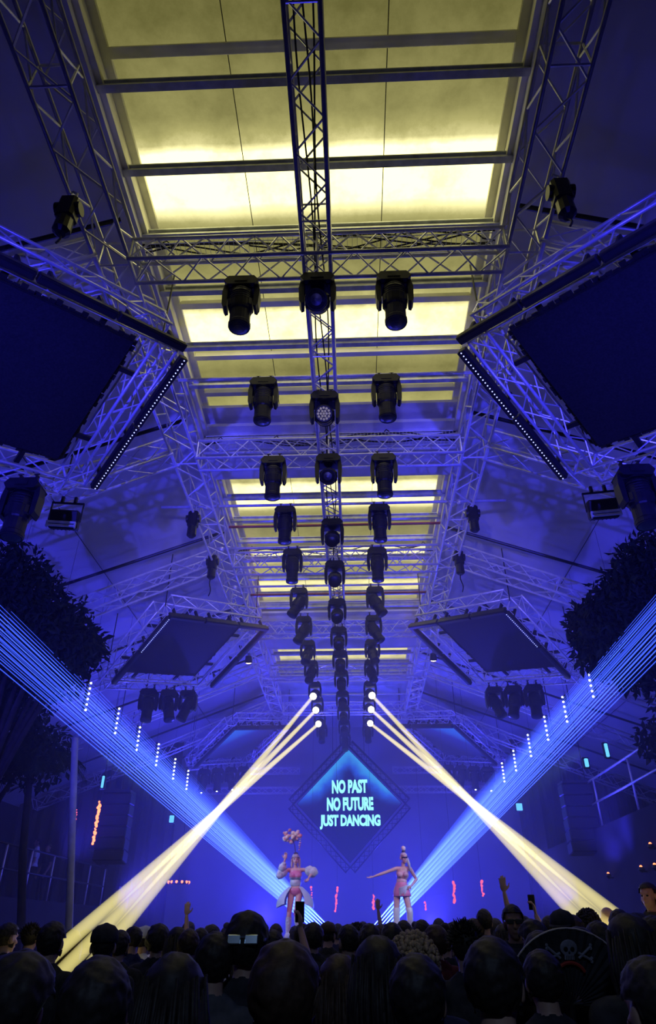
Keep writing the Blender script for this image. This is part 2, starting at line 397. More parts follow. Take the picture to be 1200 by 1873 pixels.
def diamond(s, idx, yc):
    e1, e2 = frame_axes(s); n = e1.cross(e2); n = n if n.z > 0 else -n
    c = V((s * 3.77, yc, 7.56)); wh = WHERE[(s, idx)]
    R3 = M((e2, e1, n)).transposed() if e2.cross(e1).dot(n) > 0 else M((-e2, e1, n)).transposed()
    R4 = R3.to_4x4(); q = 1 / math.sqrt(2)
    r = empty('diamond_truss', c); r.rotation_euler = R3.to_euler(); tag(r, 'diamond truss frame around the %s hanging screen' % wh, 'truss frame', 'diamond truss frames')
    ex = 1 if (R3 @ V((1, 0, 0))).dot(e2) > 0 else -1        # local +x*ex points outward (away from the hall axis)
    hd = 1.975; K = {'A': V((0, -hd, 0)), 'B': V((-ex * hd, 0, 0)), 'C': V((0, hd, 0)), 'D': V((ex * hd, 0, 0))}
    for a, b in (('A', 'B'), ('B', 'C'), ('C', 'D'), ('D', 'A')):
        sub = empty('truss_side'); adopt(sub, r)
        d = (K[b] - K[a]).normalized(); truss_parts(sub, K[a] + d * .12, K[b] - d * .12, .30, .30, (0, 0, 1), cr=.022, br=.010, step=.31)
    # the screen itself, ragged cloth-edged back, hung on hooks
    sc = empty('led_screen', c - n * .02); sc.rotation_euler = R3.to_euler(); tag(sc, '%s diamond screen in the %s truss frame' % ('lit blue' if idx == 2 else 'dark blank', wh), 'screen', 'hanging diamond screens')
    Z45 = M.Rotation(PI / 4, 4, 'Z'); sd = 2.12
    m = MB(); m.box((0, 0, .04), (sd, sd, .07), Z45); m.build('case', BLACK2, sc)
    m = MB(); m.box((0, 0, -.005), (sd * .985, sd * .985, .012), Z45); m.build('display', SCRLIT if idx == 2 else LEDG, sc)
    m = MB()
    for k_ in range(4):
        T = M.Rotation(PI / 4 + k_ * PI / 2, 4, 'Z'); 
        for i in range(26):
            x = -sd / 2 + sd * (i + .5) / 26; hh = .02 + .05 * random.random()
            m.box(T @ V((x, sd / 2 + hh / 2, .03 + .03 * random.random())), (sd / 26 * .9, hh, .02), T.to_4x4())
    m.build('ragged_edge', BLACK2, sc)
    for k_ in range(4):
        T = M.Rotation(PI / 4 + k_ * PI / 2, 4, 'Z')
        for x in (-.6, .6):
            m = MB(); m.box(T @ V((x, sd / 2 + .12, .06)), (.07, .3, .04), T.to_4x4()); m.build('bracket', BLACK, sc)
    # light bars under the truss sides
    def put(o, p, d, roll=0):
        d = V(d).normalized(); z = V((0, 0, 1)); y = z.cross(d); Q = M((d, y, z)).transposed()
        o.location = c + R3 @ V(p); o.rotation_euler = (R3 @ Q).to_euler()
    dAB = (K['B'] - K['A']).normalized(); oAB = V((-dAB.y, dAB.x, 0)); oAB = oAB if oAB.dot(K['A'] + K['B']) > 0 else -oAB
    for i, t in enumerate((-.92, 0.05, 1.02)):
        b = led_bar('light_bar', 'unlit light bar on the near edge of the %s screen, %s' % (wh, ('outer one', 'middle one', 'inner one')[i]), .94, False, 'light bars on the near edges')
        put(b, (K['A'] + K['B']) / 2 + dAB * t + oAB * .02 + V((0, 0, -.36)), dAB)
    dBC = (K['C'] - K['B']).normalized(); oBC = (K['B'] + K['C']).normalized()
    for i, t in enumerate((-.62, .62)):
        b = led_bar('light_bar', 'light bar on the inner far edge of the %s screen, %s half' % (wh, ('upper', 'lower')[i]), 1.22, idx < 2 and (idx == 0), 'light bars on the inner edges')
        put(b, (K['C'] + K['B']) / 2 + dBC * t + oBC * .26 + V((0, 0, -.20)), -dBC)
    dAD = (K['D'] - K['A']).normalized(); oAD = (K['A'] + K['D']).normalized()
    if idx > 0:
        for i, t in enumerate((-.62, .62)):
            b = led_bar('light_bar', 'light bar along the outer near edge of the %s screen, %s half' % (wh, ('upper', 'lower')[i]), 1.22, idx == 1 and i == 0, 'light bars on the outer edges')
            put(b, (K['A'] + K['D']) / 2 + dAD * t - oAD * .16 + V((0, 0, -.22)), dAD)
    # hang lines up to the roof
    for k_ in ('A', 'B', 'C', 'D'):
        p = V(K[k_]) * .95; wp = c + R3 @ p; zz = roofz(wp.x) - .02 if abs(wp.x) > 2.9 else ZR - .05
        m = MB(); m.tube(p, R3.inverted() @ (V((wp.x, wp.y, zz)) - c), .012, 6); m.build('hanger', BLACK2, r)
    return c, R3, K
FR = {}
for i, yc in enumerate((5.75, 15.02, 24.29)):
    for s in (-1, 1): FR[(s, i)] = diamond(s, i, yc)

# ------------------------------------------------------------------ moving heads
def moving_head(name='moving_head', lens='dark', pan=0.0, tilt=0.0, roll=0.0, sc=1.0):
    """hangs from z=0 (pipe axis); tilt swings the lamp towards -y (the room), roll swings it sideways"""
    r = empty(name)
    b = MB()                                           # base: a flat hexagonal box
    pr = [(-.215, .00), (-.16, .075), (.16, .075), (.215, 0), (.17, -.075), (-.17, -.075)]
    vs = [V((x, y_, z - .15)) for y_ in (-.135, .135) for x, z in pr]
    b.add(vs, [tuple(range(6))[::-1], tuple(range(6, 12))] + [(i, (i + 1) % 6, (i + 1) % 6 + 6, i + 6) for i in range(6)])
    b.box((0, -.137, -.15), (.16, .012, .06)); 
    b.build('base', BLACK, r)
    for x in (-.10, .10):
        c_ = MB(); c_.box((x, 0, -.03), (.045, .05, .07), bev=.006); c_.tube((x, -.05, -.055), (x, .05, -.055), .013, 6); c_.tube((x, -.02, .0), (x, -.02, .05), .012, 6); c_.box((x, 0, .035), (.03, .07, .02)); c_.tube((x - .035, -.02, .05), (x + .035, -.02, .05), .008, 5)
        c_.build('clamp', BLACK2, r)
    y = MB()
    for s in (-1, 1):
        pts = [(.15, -.20), (.215, -.17), (.235, -.30), (.225, -.52), (.20, -.58), (.165, -.56), (.165, -.25)]
        vs = [V((s * x, yy, z)) for yy in (-.075, .075) for x, z in pts]; n = len(pts)
        y.add(vs, [tuple(range(n)), tuple(range(n, 2 * n))[::-1]] + [(i, i + n, (i + 1) % n + n, (i + 1) % n) for i in range(n)])
    y.tube((0, 0, -.24), (0, 0, -.215), .13, 20); y.box((0, 0, -.215), (.36, .13, .03), bev=.008)
    y.build('yoke', BLACK, r)
    T = M.Translation((0, 0, -.47)) @ M.Rotation(pan, 4, 'Z') @ M.Rotation(roll, 4, 'Y') @ M.Rotation(-tilt, 4, 'X') @ M.Scale(-1, 4, (0, 0, 1))
    prof = [(.085, -.23), (.125, -.20), (.145, -.12), (.150, -.02), (.145, .08), (.140, .12), (.128, .14), (.128, .30), (.137, .315), (.137, .36), (.120, .37)]
    h = MB(); h.lathe(prof, T @ M.Scale(1.0, 4), 20)
    for k in range(5):
        z = -.17 + .035 * k; h.lathe([(.148, z), (.153, z + .006), (.153, z + .012), (.148, z + .018)], T, 20, False)
    h.box(T @ V((0, .0, .02)), (.30, .20, .16), T.to_3x3().to_4x4(), bev=.03)
    hd = h.build('lamp_body', BLACK, r)
    l = MB()
    if lens == 'led':
        for (R, n) in ((0, 1), (.042, 6), (.084, 12)):
            for k in range(n):
                a = 2 * PI * k / n; p = T @ V((R * math.cos(a), R * math.sin(a), .372)); l.ball(p, .019, 8, 5)
        l.build('lens', LEDLENS, hd)
    else:
        l.lathe([(.118, .366), (.112, .378), (.07, .39), (.02, .395)], T, 20); l.build('lens', HOTLENS if lens == 'lit' else LENS, hd)
        l2 = MB(); l2.lathe([(.120, .36), (.130, .37), (.130, .378), (.120, .38)], T, 20, False); l2.build('lens_ring', BLACK2, hd)
    return r, T
LEDLENS = mat_p('led_lens', (.55, .5, .35), .25, 0, .1, 20, emit=(1, .9, .6), es=.12, spec=.8)
ROWY = [5.07, 7.07, 8.53, 10.5, 12.15, 14.0, 15.66, 17.3, 18.9, 20.9, 22.5, 24.3, 26.0]
ORD = ['first', 'second', 'third', 'fourth', 'fifth', 'sixth', 'seventh', 'eighth', 'ninth', 'tenth', 'eleventh', 'twelfth', 'thirteenth']
BEAM_END = {-1: [(222, 1704, 8.6), (192, 1702, 8.6), (160, 1697, 8.6)], 1: [(1040, 1664, 8.9), (1070, 1662, 8.9), (1102, 1660, 8.9)]}
def cone(p0, p1, r0, r1, n=16):
    m = MB(); m.tube(p0, p1, r0, n, r1); return m
for i, y in enumerate(ROWY):
    mz = 8.31 if i in (0, 2) else 8.63
    for s in (-1, 0, 1):
        side = {-1: 'left', 0: 'middle', 1: 'right'}[s]
        x = s * .89; z = mz if s else 8.33
        lens = 'dark'; tilt = -.10; roll = 0; pan = 0
        beam = None
        if s == 0: tilt = .95 if i != 0 else .75; lens = 'led' if i == 1 else 'dark'
        elif i in (5, 6): roll = s * -.5; tilt = .1
        elif i in (7, 8): roll = s * -.2; tilt = .55
        elif i in (9, 10, 11):
            lens = 'lit'; px, py, Y = BEAM_END[s][i - 9]; e = atY(px, py, Y); beam = e
            piv = V((x, y, z - .47)); d = (e - piv).normalized()
            pan = 0; T0 = d
        if i == 12: tilt = .4
        if beam is not None:
            # aim: local lamp axis (0,0,-1) -> d by rotation about Y (roll) and X (tilt)
            tilt = math.asin(max(-1, min(1, -d.y))); roll = math.atan2(d.x, -d.z) * -1
        sw = 'dark' if lens == 'dark' else ('unlit, with a honeycomb of small lenses,' if lens == 'led' else 'lit, throwing a pale yellow beam,')
        r, T = moving_head('moving_head', lens, pan, tilt, roll)
        if beam is not None:
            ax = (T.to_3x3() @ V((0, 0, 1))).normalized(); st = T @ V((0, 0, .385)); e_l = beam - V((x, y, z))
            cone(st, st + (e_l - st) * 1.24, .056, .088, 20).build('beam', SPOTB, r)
        r.location = (x, y, z); r.scale = (.93,) * 3
        tag(r, '%s moving head, %s in the %s row of three from the front' % (('black ' + sw) if lens == 'dark' else sw, {-1: 'left one', 0: 'middle one on the centre truss', 1: 'right one'}[s], ORD[i]), 'stage light', 'moving heads under the skylights')
        r['label'] = {'dark': 'dark moving head, %s in the %s row back from the front', 'led': 'moving head with honeycomb lens, %s in the %s row', 'lit': 'lit moving head throwing a yellow beam, %s in the %s row'}[lens] % ({-1: 'left one', 0: 'middle one', 1: 'right one'}[s], ORD[i])
# heads hanging from the far edges of the diamond frames
for (s, i), (c, R3, K) in FR.items():
    wh = WHERE[(s, i)]
    Cw, Dw = c + R3 @ K['C'], c + R3 @ K['D']
    for j, t in enumerate({0: (.22,), 1: (.12, .33, .54), 2: (.08, .3, .52, .74)}[i]):
        p = Cw.lerp(Dw, t) + R3 @ V((0, .0, -.17))
        r, T = moving_head('moving_head', 'dark', 0, .15 if i else .0, (-.35, .25, .05, -.1)[j] * s if i else 0)
        r.location = p
        if i == 0: r.scale = (1.12,) * 3
        tag(r, 'dark moving head hanging from the far edge of the %s screen frame%s' % (wh, ['', ', ' + ('inner', 'middle', 'outer', '')[j] + ' one', ', ' + ('innermost', 'second', 'third', 'outermost')[j] + ' one'][i]), 'stage light', 'moving heads under the screen frames')
        if i == 2:
            m = MB(); m.ball(T @ V((0, 0, .39)), .03, 8, 5); m.build('pilot_light', LASERDOT, r)

# ------------------------------------------------------------------ flood lights, hoists, warm lamps
def flood(loc, rz, label):
    r = empty('flood_light', loc, (0, 0, rz)); tag(r, label, 'flood light')
    m = MB(); m.box((0, 0, -.42), (.44, .16, .30), M.Rotation(.35, 4, 'X'), bev=.02)
    for k in range(7): m.box((-.18 + .06 * k, .10, -.40), (.012, .08, .26), M.Rotation(.35, 4, 'X'))
    m.build('housing', BLACK2, r)
    m = MB(); m.box((0, -.082, -.45), (.40, .01, .25), M.Rotation(.35, 4, 'X')); m.build('front_glass', LENS, r)
    m = MB()
    for z in (-.54, -.60): m.box((0, -.13, z), (.42, .03, .03))
    for x in (-.21, .21): m.box((x, -.11, -.57), (.02, .05, .1))
    m.build('barn_door', STEEL, r)
    m = MB()
    for x in (-.24, .24): m.box((x, 0, -.27), (.015, .04, .34))
    m.box((0, 0, -.11), (.5, .04, .015)); m.build('bracket', BLACK, r)
    for x in (-.1, .1):
        m = MB(); m.box((x, 0, -.05), (.05, .06, .12), bev=.01); m.build('clamp', BLACK, r)
flood((-4.15, 8.58, 7.62), .15, 'small box flood light hanging under the left roof slope'); flood((4.2, 8.58, 7.62), -.15, 'small box flood light hanging under the right roof slope')
def hoist(loc, ln, label):
    r = empty('chain_hoist', loc); tag(r, label, 'hoist')
    m = MB(); m.box((0, 0, -.32), (.19, .17, .34), bev=.03); m.tube((-.13, 0, -.30), (.13, 0, -.30), .075, 14); m.build('motor', BLACK, r)
    m = MB(); m.lathe([(.05, -.70), (.09, -.66), (.085, -.48), (.06, -.46)], None, 12); m.build('chain_bag', BLACK2, r)
    m = MB(); m.path([(0.02 * math.sin(k), 0, -.5 - ln * k / 10) for k in range(11)], .012, 6)
    m.build('chain', BLACK2, r)
    m = MB(); m.path([(.0, 0, -.15), (.03, 0, -.08), (.03, 0, -.02), (-.02, 0, .02), (-.04, 0, -.03)], .014, 6); m.build('hook', STEEL, r)
for s, nm in ((-1, 'left'), (1, 'right')):
    hoist((s * 2.5, 3.9, 8.30), .35, 'black chain hoist on the %s lengthwise truss beside the near skylight' % nm)
    hoist((s * 2.62, 10.4, 8.62), .15, 'black chain hoist on the %s lengthwise truss by the middle skylight' % nm)
    hoist((s * 2.62, 12.3, 8.72), .6, 'black chain hoist on the %s lengthwise truss above the middle screen frame' % nm)
WARM = mat_e('warm_lamp', (1.0, .72, .55), 12.0)
for s, nm in ((-1, 'left'), (1, 'right')):
    r = empty('spot_lamp', (s * 2.62, 17.9, 8.30)); tag(r, 'small lit warm white spot lamp under the %s lengthwise truss' % nm, 'spot lamp')
    m = MB(); m.lathe([(.05, .10), (.085, .08), (.10, -.02), (.105, -.10)], M.Rotation(.5, 4, 'X'), 14); m.build('can', BLACK, r)
    m = MB(); m.lathe([(.098, -.10), (.05, -.125), (.01, -.13)], M.Rotation(.5, 4, 'X'), 14); m.build('lens', WARM, r)
    m = MB(); m.box((0, .04, .12), (.04, .05, .14)); m.build('clamp', BLACK2, r)
    lamp('spot_lamp_light', 'SPOT', (s * 2.62, 17.8, 8.15), (s * 2.7, 19.4, 5.5), (1, .35, .3), 60, .05, 50)

# ------------------------------------------------------------------ laser bars along both sides, six parallel beams each
LY = [2.2, 4.05, 5.9, 7.75, 9.6, 11.5, 13.4, 15.35, 17.1, 19.0, 21.0, 22.85]
for s, nm in ((-1, 'left'), (1, 'right')):
    for i, y in enumerate(LY):
        x = s * 5.19; zt = 6.05 + (.02 * i) + (.16 if s > 0 else 0)
        r = empty('laser_bar', (x, y, zt)); tag(r, 'laser bar throwing six blue beams, %s from the front on the %s side' % (ORD[i], nm), 'laser', 'laser bars on the side walls')
        m = MB(); m.box((s * .06, 0, -.28), (.05, .06, .66), bev=.012); m.build('housing', BLACK2, r)
        m = MB(); m.tube((s * .06, 0, .05), (s * .06, 0, roofz(x) - zt - .02), .003, 4); m.build('hanger', BLACK2, r)
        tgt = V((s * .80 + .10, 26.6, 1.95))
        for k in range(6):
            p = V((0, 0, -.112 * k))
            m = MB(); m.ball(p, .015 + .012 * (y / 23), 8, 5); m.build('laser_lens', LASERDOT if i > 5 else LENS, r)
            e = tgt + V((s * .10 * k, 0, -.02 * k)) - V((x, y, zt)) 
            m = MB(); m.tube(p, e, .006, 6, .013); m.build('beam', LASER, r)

# ------------------------------------------------------------------ stage, big diamond screen with lettering
m = MB(); m.box((0, 23.5, .8), (15, 12.4, 1.6)); o = struct('stage', m, FLOOR)
m = MB(); m.box((0, 17.24, .8), (15.02, .06, 1.58)); o = struct('trim_stage_front', m, DARKW)
CY = mat_e('cyan_lettering', (.34, 1.0, .95), 1.5)
def scr2():
    mt = bpy.data.materials.new('blue_peak_screen'); mt.use_nodes = True; nt = mt.node_tree; nt.nodes.clear(); N = nt.nodes.new; L = nt.links.new
    out = N('ShaderNodeOutputMaterial'); em = N('ShaderNodeEmission'); tc = N('ShaderNodeTexCoord'); sx = N('ShaderNodeSeparateXYZ'); L(tc.outputs['Object'], sx.inputs[0])
    # picture shown: a light blue band along the two upper edges that breaks up inwards
    ab = N('ShaderNodeMath'); ab.operation = 'ABSOLUTE'; L(sx.outputs['X'], ab.inputs[0])
    ad = N('ShaderNodeMath'); ad.operation = 'ADD'; L(ab.outputs[0], ad.inputs[0]); L(sx.outputs['Z'], ad.inputs[1])
    nz = N('ShaderNodeTexNoise'); nz.inputs['Scale'].default_value = 2.5; nz.inputs['Detail'].default_value = 5; L(tc.outputs['Object'], nz.inputs['Vector'])
    a2 = N('ShaderNodeMath'); a2.operation = 'MULTIPLY_ADD'; a2.inputs[1].default_value = .7; L(nz.outputs['Fac'], a2.inputs[0]); L(ad.outputs[0], a2.inputs[2])
    mr = N('ShaderNodeMapRange'); mr.inputs['From Min'].default_value = 1.45; mr.inputs['From Max'].default_value = 2.15; L(a2.outputs[0], mr.inputs[0])
    mz = N('ShaderNodeMapRange'); mz.inputs['From Min'].default_value = -.1; mz.inputs['From Max'].default_value = .5; L(sx.outputs['Z'], mz.inputs[0])
    mu = N('ShaderNodeMath'); mu.operation = 'MULTIPLY'; L(mr.outputs[0], mu.inputs[0]); L(mz.outputs[0], mu.inputs[1])
    rp = N('ShaderNodeValToRGB'); cr = rp.color_ramp; cr.elements[0].color = (.006, .008, .10, 1); cr.elements[1].color = (.05, .42, 1, 1); cr.elements.new(.5).color = (.02, .12, .8, 1)
    L(mu.outputs[0], rp.inputs[0]); L(rp.outputs[0], em.inputs[0]); em.inputs[1].default_value = .9; L(em.outputs[0], out.inputs[0]); return mt
SC = V((.12, 26.0, 5.72))
r = empty('led_screen', SC); tag(r, 'upright diamond screen over the stage with three lines of cyan words', 'screen')
Y45 = M.Rotation(PI / 4, 4, 'Y'); sd = 1.93 * math.sqrt(2)
m = MB(); m.box((0, .06, 0), (sd, .10, sd), Y45); m.build('case', BLACK2, r)
m = MB(); m.box((0, 0, 0), (sd * .985, .012, sd * .985), Y45); m.build('display', scr2(), r)
def word(txt, px0, px1, pyt, pyb, rot=0):
    cu = bpy.data.curves.new('lettering', 'FONT'); cu.body = txt; cu.align_x = 'CENTER'; cu.size = 1; cu.offset = .052; cu.extrude = .008; cu.space_character = .98; cu.resolution_u = 3
    ob = bpy.data.objects.new('tmp', cu); C.objects.link(ob)
    bpy.context.view_layer.update()
    me = bpy.data.meshes.new_from_object(ob.evaluated_get(bpy.context.evaluated_depsgraph_get())); bpy.data.objects.remove(ob)
    co = np.array([v.co[:] for v in me.vertices]); mn, mx = co.min(0), co.max(0)
    a = atY(px0, (pyt + pyb) / 2, 25.96); b = atY(px1, (pyt + pyb) / 2, 25.96); t = atY((px0 + px1) / 2, pyt, 25.96); bt = atY((px0 + px1) / 2, pyb, 25.96)
    sx = (b.x - a.x) / (mx[0] - mn[0]); sz = (t.z - bt.z) / (mx[1] - mn[1])
    for v in me.vertices:
        x = (v.co.x - (mn[0] + mx[0]) / 2) * sx; z = (v.co.y - mn[1]) * sz + rot * x
        v.co = V((x + (a.x + b.x) / 2 - SC.x, -.035 - v.co.z, z + bt.z - SC.z))
    me.materials.append(CY); o = bpy.data.objects.new('lettering', me); C.objects.link(o); adopt(o, r)
word('NO PAST', 607, 672, 1426, 1451, .015); word('NO FUTURE', 598, 683, 1458, 1483, .01); word('JUST DANCING', 585, 696, 1490, 1517, .0)
fr = empty('diamond_truss', SC); tag(fr, 'upright diamond truss frame around the screen with cyan words', 'truss frame')
hd = 2.22; P4 = [V((0, .1, hd)), V((hd, .1, 0)), V((0, .1, -hd)), V((-hd, .1, 0))]
for k in range(4):
    sub = empty('truss_side'); adopt(sub, fr); a, b = P4[k], P4[(k + 1) % 4]; d = (b - a).normalized()
    truss_parts(sub, a + d * .1, b - d * .1, .22, .22, (0, 1, 0), cr=.02, br=.010, step=.25, mat=BLACK2)
for x in (-.6, .6):
    m = MB(); m.tube((x, .12, hd - abs(x)), (x, .12, 9.4 - SC.z), .012, 6); m.build('hanger', BLACK2, fr)
# truss rungs on the stage back wall
for z, lab in ((7.35, 'upper'), (6.6, 'lower')):
    for s, nm in ((-1, 'left'), (1, 'right')):
        truss('%s dark truss across the back of the stage, %s of the big diamond screen' % (lab, nm), (s * 1.9, 28.5, z), (s * 6.2, 28.5, z), .22, .22, step=.3, cr=.02)

# ------------------------------------------------------------------ line arrays, balconies, lamps at the sides
def line_array(x, y, zt, n, label, s):
    r = empty('line_array', (x, y, zt)); tag(r, label, 'loudspeaker'); z = 0; yy = 0
    for k in range(n):
        a = -.03 * k; T = M.Translation((0, yy, z)) @ M.Rotation(a, 4, 'X')
        m = MB(); m.box(T @ V((0, 0, -.13)), (.75, .42, .25), T.to_3x3().to_4x4(), bev=.02); b = m.build('cabinet', BLACK2, r)
        m = MB(); m.box(T @ V((0, -.215, -.13)), (.68, .01, .21), T.to_3x3().to_4x4()); m.build('grille', LEDG, b)
        z -= .262 * math.cos(a); yy -= .262 * math.sin(-a) * -1
    m = MB(); m.box((0, 0, .04), (.7, .5, .06)); m.tube((-.3, 0, .05), (-.3, 0, roofz(abs(x) + .3) - zt - .03), .012, 6); m.tube((.3, 0, .05), (.3, 0, roofz(abs(x) + .3) - zt - .03), .012, 6); m.build('rigging', BLACK2, r)
line_array(-5.75, 18.0, 4.75, 6, 'dark hanging stack of loudspeakers left of the stage', -1); line_array(5.9, 18.0, 4.9, 6, 'dark hanging stack of loudspeakers right of the stage', 1)
line_array(-7.0, 21.0, 5.3, 6, 'dark hanging stack of loudspeakers at the far left behind the pole', -1)
def balcony(nm, s, x0, x1, y0, y1, zf):
    m = MB(); m.box((s * (x0 + x1) / 2, (y0 + y1) / 2, zf / 2), (x1 - x0, y1 - y0, zf)); struct('platform_' + nm, m, DARKW)
balcony('left', -1, 7.6, 12.3, 15.0, 25.0, 2.42); balcony('right', 1, 6.1, 12.3, 9.5, 24, 3.85)
def railing(label, x, ys, zf, h, rm=ALU):
    r = empty('railing', (x, (ys[0] + ys[-1]) / 2, zf)); tag(r, label, 'railing'); c_ = r.location
    for z in (h, h * .52):
        m = MB(); m.tube((0, ys[0] - c_.y, z), (0, ys[-1] - c_.y, z), .026, 8); m.build('rail', rm, r, True)
    for y in ys:
        m = MB(); m.tube((0, y - c_.y, 0), (0, y - c_.y, h), .024, 8); m.build('post', ALU, r, True)
railing('silver balcony railing high up at the right edge', 6.2, [10.2, 12.6, 15.0, 17.4, 19.8], 3.85, 1.08)
railing('silver railing along the dark platform at the left edge', -7.7, [15.2, 16.6, 18.0, 19.4, 20.8, 22.2, 23.6], 2.42, 1.05, BLACK2)
m = MB(); m.tube((0, 0, 0), (-.42, 0, 3.6), .085, 12, .07); 
CYL = mat_e('cyan_lamp', (.12, .5, 1.0), 1.6)
def glow(px, py, Y, dx, dy, label):
    p = atY(px, py, Y); r = empty('wall_lamp', p); tag(r, label, 'lamp')
    m = MB(); m.box((0, .05, 0), (dx + .06, .06, dy + .06), bev=.01); m.build('back_plate', BLACK2, r)
    m = MB(); m.box((0, 0, 0), (dx, .05, dy), bev=.012); m.build('diffuser', CYL, r)
glow(188, 1430, 16, .05, .26, 'small cyan strip lamp at upper left beside the laser beams'); glow(314, 1498, 22, .14, .2, 'small cyan lamp left of the stage between the beams'); glow(950, 1476, 22, .18, .2, 'small cyan lamp right of the stage below the beams')
glow(1073, 1395, 14, .07, .16, 'small cyan strip lamp just left of the right railing'); glow(1110, 1372, 14, .06, .26, 'tall pale strip lamp above the right railing')
WARMB = mat_e('orange_bulb', (1.0, .22, .08), 3.2); PINKB = mat_e('pink_bulb', (1.0, .12, .18), 1.6)
def strand(px0, py0, px1, py1, Y, n, label, mt, rad=.03):
    a, b = atY(px0, py0, Y), atY(px1, py1, Y); r = empty('string_light', a); tag(r, label, 'string light'); q = random.Random(px0)
    zr = roofz(a.x) + .01 if abs(a.x) > 2.9 else ZR - .06
    m = MB(); m.path([V((0, 0, zr - a.z)), V((0, 0, .1)), (b - a) * .5, b - a], .004, 5); m.build('cord', BLACK, r)
    m = MB()
    for k in range(n):
        p = (b - a) * ((k + .5) / n); m.ball(p + V((q.uniform(-.018, .018), q.uniform(-.018, .018), q.uniform(-.01, .01))), rad * q.uniform(.5, 1.3), 7, 5)
    m.build('bulbs', mt, r)
strand(183, 1464, 170, 1545, 16, 26, 'orange string of lights hanging at the left beside the loudspeakers', WARMB, .032)
strand(141, 1480, 136, 1512, 16, 8, 'short dim string of orange lights right beside the palm trunk', PINKB, .02)
strand(617, 1622, 613, 1668, 25, 16, 'dim red string of lights at the back of the stage below the screen', PINKB, .035)
strand(683, 1635, 683, 1664, 24, 10, 'red string of lights behind the outstretched hand', PINKB, .035)
strand(830, 1612, 831, 1652, 22, 14, 'red string of lights right of the stage, nearer the dancers', PINKB, .035)
strand(880, 1610, 884, 1640, 22, 10, 'red string of lights right of the stage, above the raised hand', PINKB, .033)
strand(778, 1650, 778, 1664, 24, 5, 'short red string of lights just right of the bare-armed dancer', PINKB, .03)
strand(570, 1620, 569, 1660, 24, 8, 'dim red string of lights just right of the dancer in puffed sleeves', PINKB, .03)
p = atY(327, 1616, 22); r = empty('chandelier', p); tag(r, 'small orange glowing chandelier left of the stage', 'chandelier')
m = MB(); m.lathe([(.02, .1), (.30, .05), (.32, .0), (.05, -.04)], None, 14); m.build('ring', BLACK2, r); m = MB(); m.tube((0, 0, .1), (0, 0, roofz(p.x) + .01 - p.z), .006, 5); m.build('hanger', BLACK2, r)
m = MB()
for k in range(12): m.ball((.30 * math.cos(k * .5236), .30 * math.sin(k * .5236), .03), .04, 6, 4)
m.build('bulbs', WARMB, r)
for px, py, Y, lab in ((1190, 1546, 14, 'uppermost'), (1173, 1588, 14, 'middle'), (1198, 1584, 14, 'lower'), (1113, 1600, 16, 'leftmost')):
    d = ray(px, py); p = CAM + d * ((6.0 - CAM.x) / d.x); r = empty('wall_lamp', p); tag(r, 'tiny orange lamp on the dark balcony wall at right, %s of four' % lab, 'lamp', 'tiny orange lamps')
    m = MB(); m.box((.05, 0, -.06), (.10, .03, .03)); m.build('bracket', BLACK2, r)
    m = MB(); m.lathe([(.015, -.08), (.07, -.03), (.05, .02)], None, 10); m.build('shade', BLACK2, r); m = MB(); m.ball((0, -.0, .025), .03, 7, 5); m.build('bulb', WARMB, r)

# ------------------------------------------------------------------ plants: dark leafy trees under the roof slopes and a palm
LEAF = mat_p('dark_leaves', (.014, .026, .014), .7, 0, .4, 5, spec=.1); BARK = mat_p('bark', (.03, .027, .025), .9, 0, .3, 9, bump=.4, spec=.1)
def tree(label, base, h, blobs, n, seed):
    q = random.Random(seed); r = empty('tree', base); tag(r, label, 'tree'); m = MB(); tops = []
    m.path([(0, 0, 0), (.1, 0, h * .3), (0, .1, h * .6), (.05, .05, h)], .1, 8, [.17, .14, .11, .06])
    for (c_, rad) in blobs: m.path([(0, .05, h * .55), V(c_) * .5 + V((0, 0, h * .3)), V(c_)], .03, 6, [.07, .05, .02])
    m.build('trunk', BARK, r, True)
    vs = []; fs = []
    for k in range(n):
        c_, rad = q.choice(blobs); d = V((q.gauss(0, 1), q.gauss(0, 1), q.gauss(0, 1))).normalized() * rad * q.uniform(.35, 1.05) ; p = V(c_) + V((d.x, d.y, d.z * .8))
        if p.z + base[2] > roofz(p.x + base[0]) - .45: continue
        a = V((q.gauss(0, 1), q.gauss(0, 1), q.gauss(0, 1) - .6)).normalized(); b = a.orthogonal().normalized(); b = M.Rotation(q.uniform(0, 6.28), 3, a) @ b; L_ = q.uniform(.12, .24); i0 = len(vs); nn = a.cross(b) * .02
        vs += [p, p + a * L_ * .5 + b * L_ * .22 + nn, p + a * L_, p + a * L_ * .5 - b * L_ * .22 + nn]; fs.append((i0, i0 + 1, i0 + 2, i0 + 3))
    mb = MB(); mb.add(vs, fs); o = mb.build('foliage', LEAF, r); o['kind'] = 'stuff'
def blobs(base, pts): return [tuple([atY(px, py, Y) - V(base), r_]) for px, py, Y, r_ in pts]
B0 = (-5.9, 11.3, 0)
tree('dark leafy tree under the left roof slope above the laser beams', B0, 5.6, blobs(B0, [(10, 1030, 10.8, .75), (50, 1085, 10.8, .75), (95, 1140, 11, .7), (125, 1190, 11.3, .65), (60, 1170, 11.2, .9), (15, 1140, 11, .9), (150, 1180, 11.4, .40), (10, 1215, 11.4, .8), (85, 1225, 11.6, .7), (15, 1000, 10.6, .35)]), 9500, 3)
m = MB()
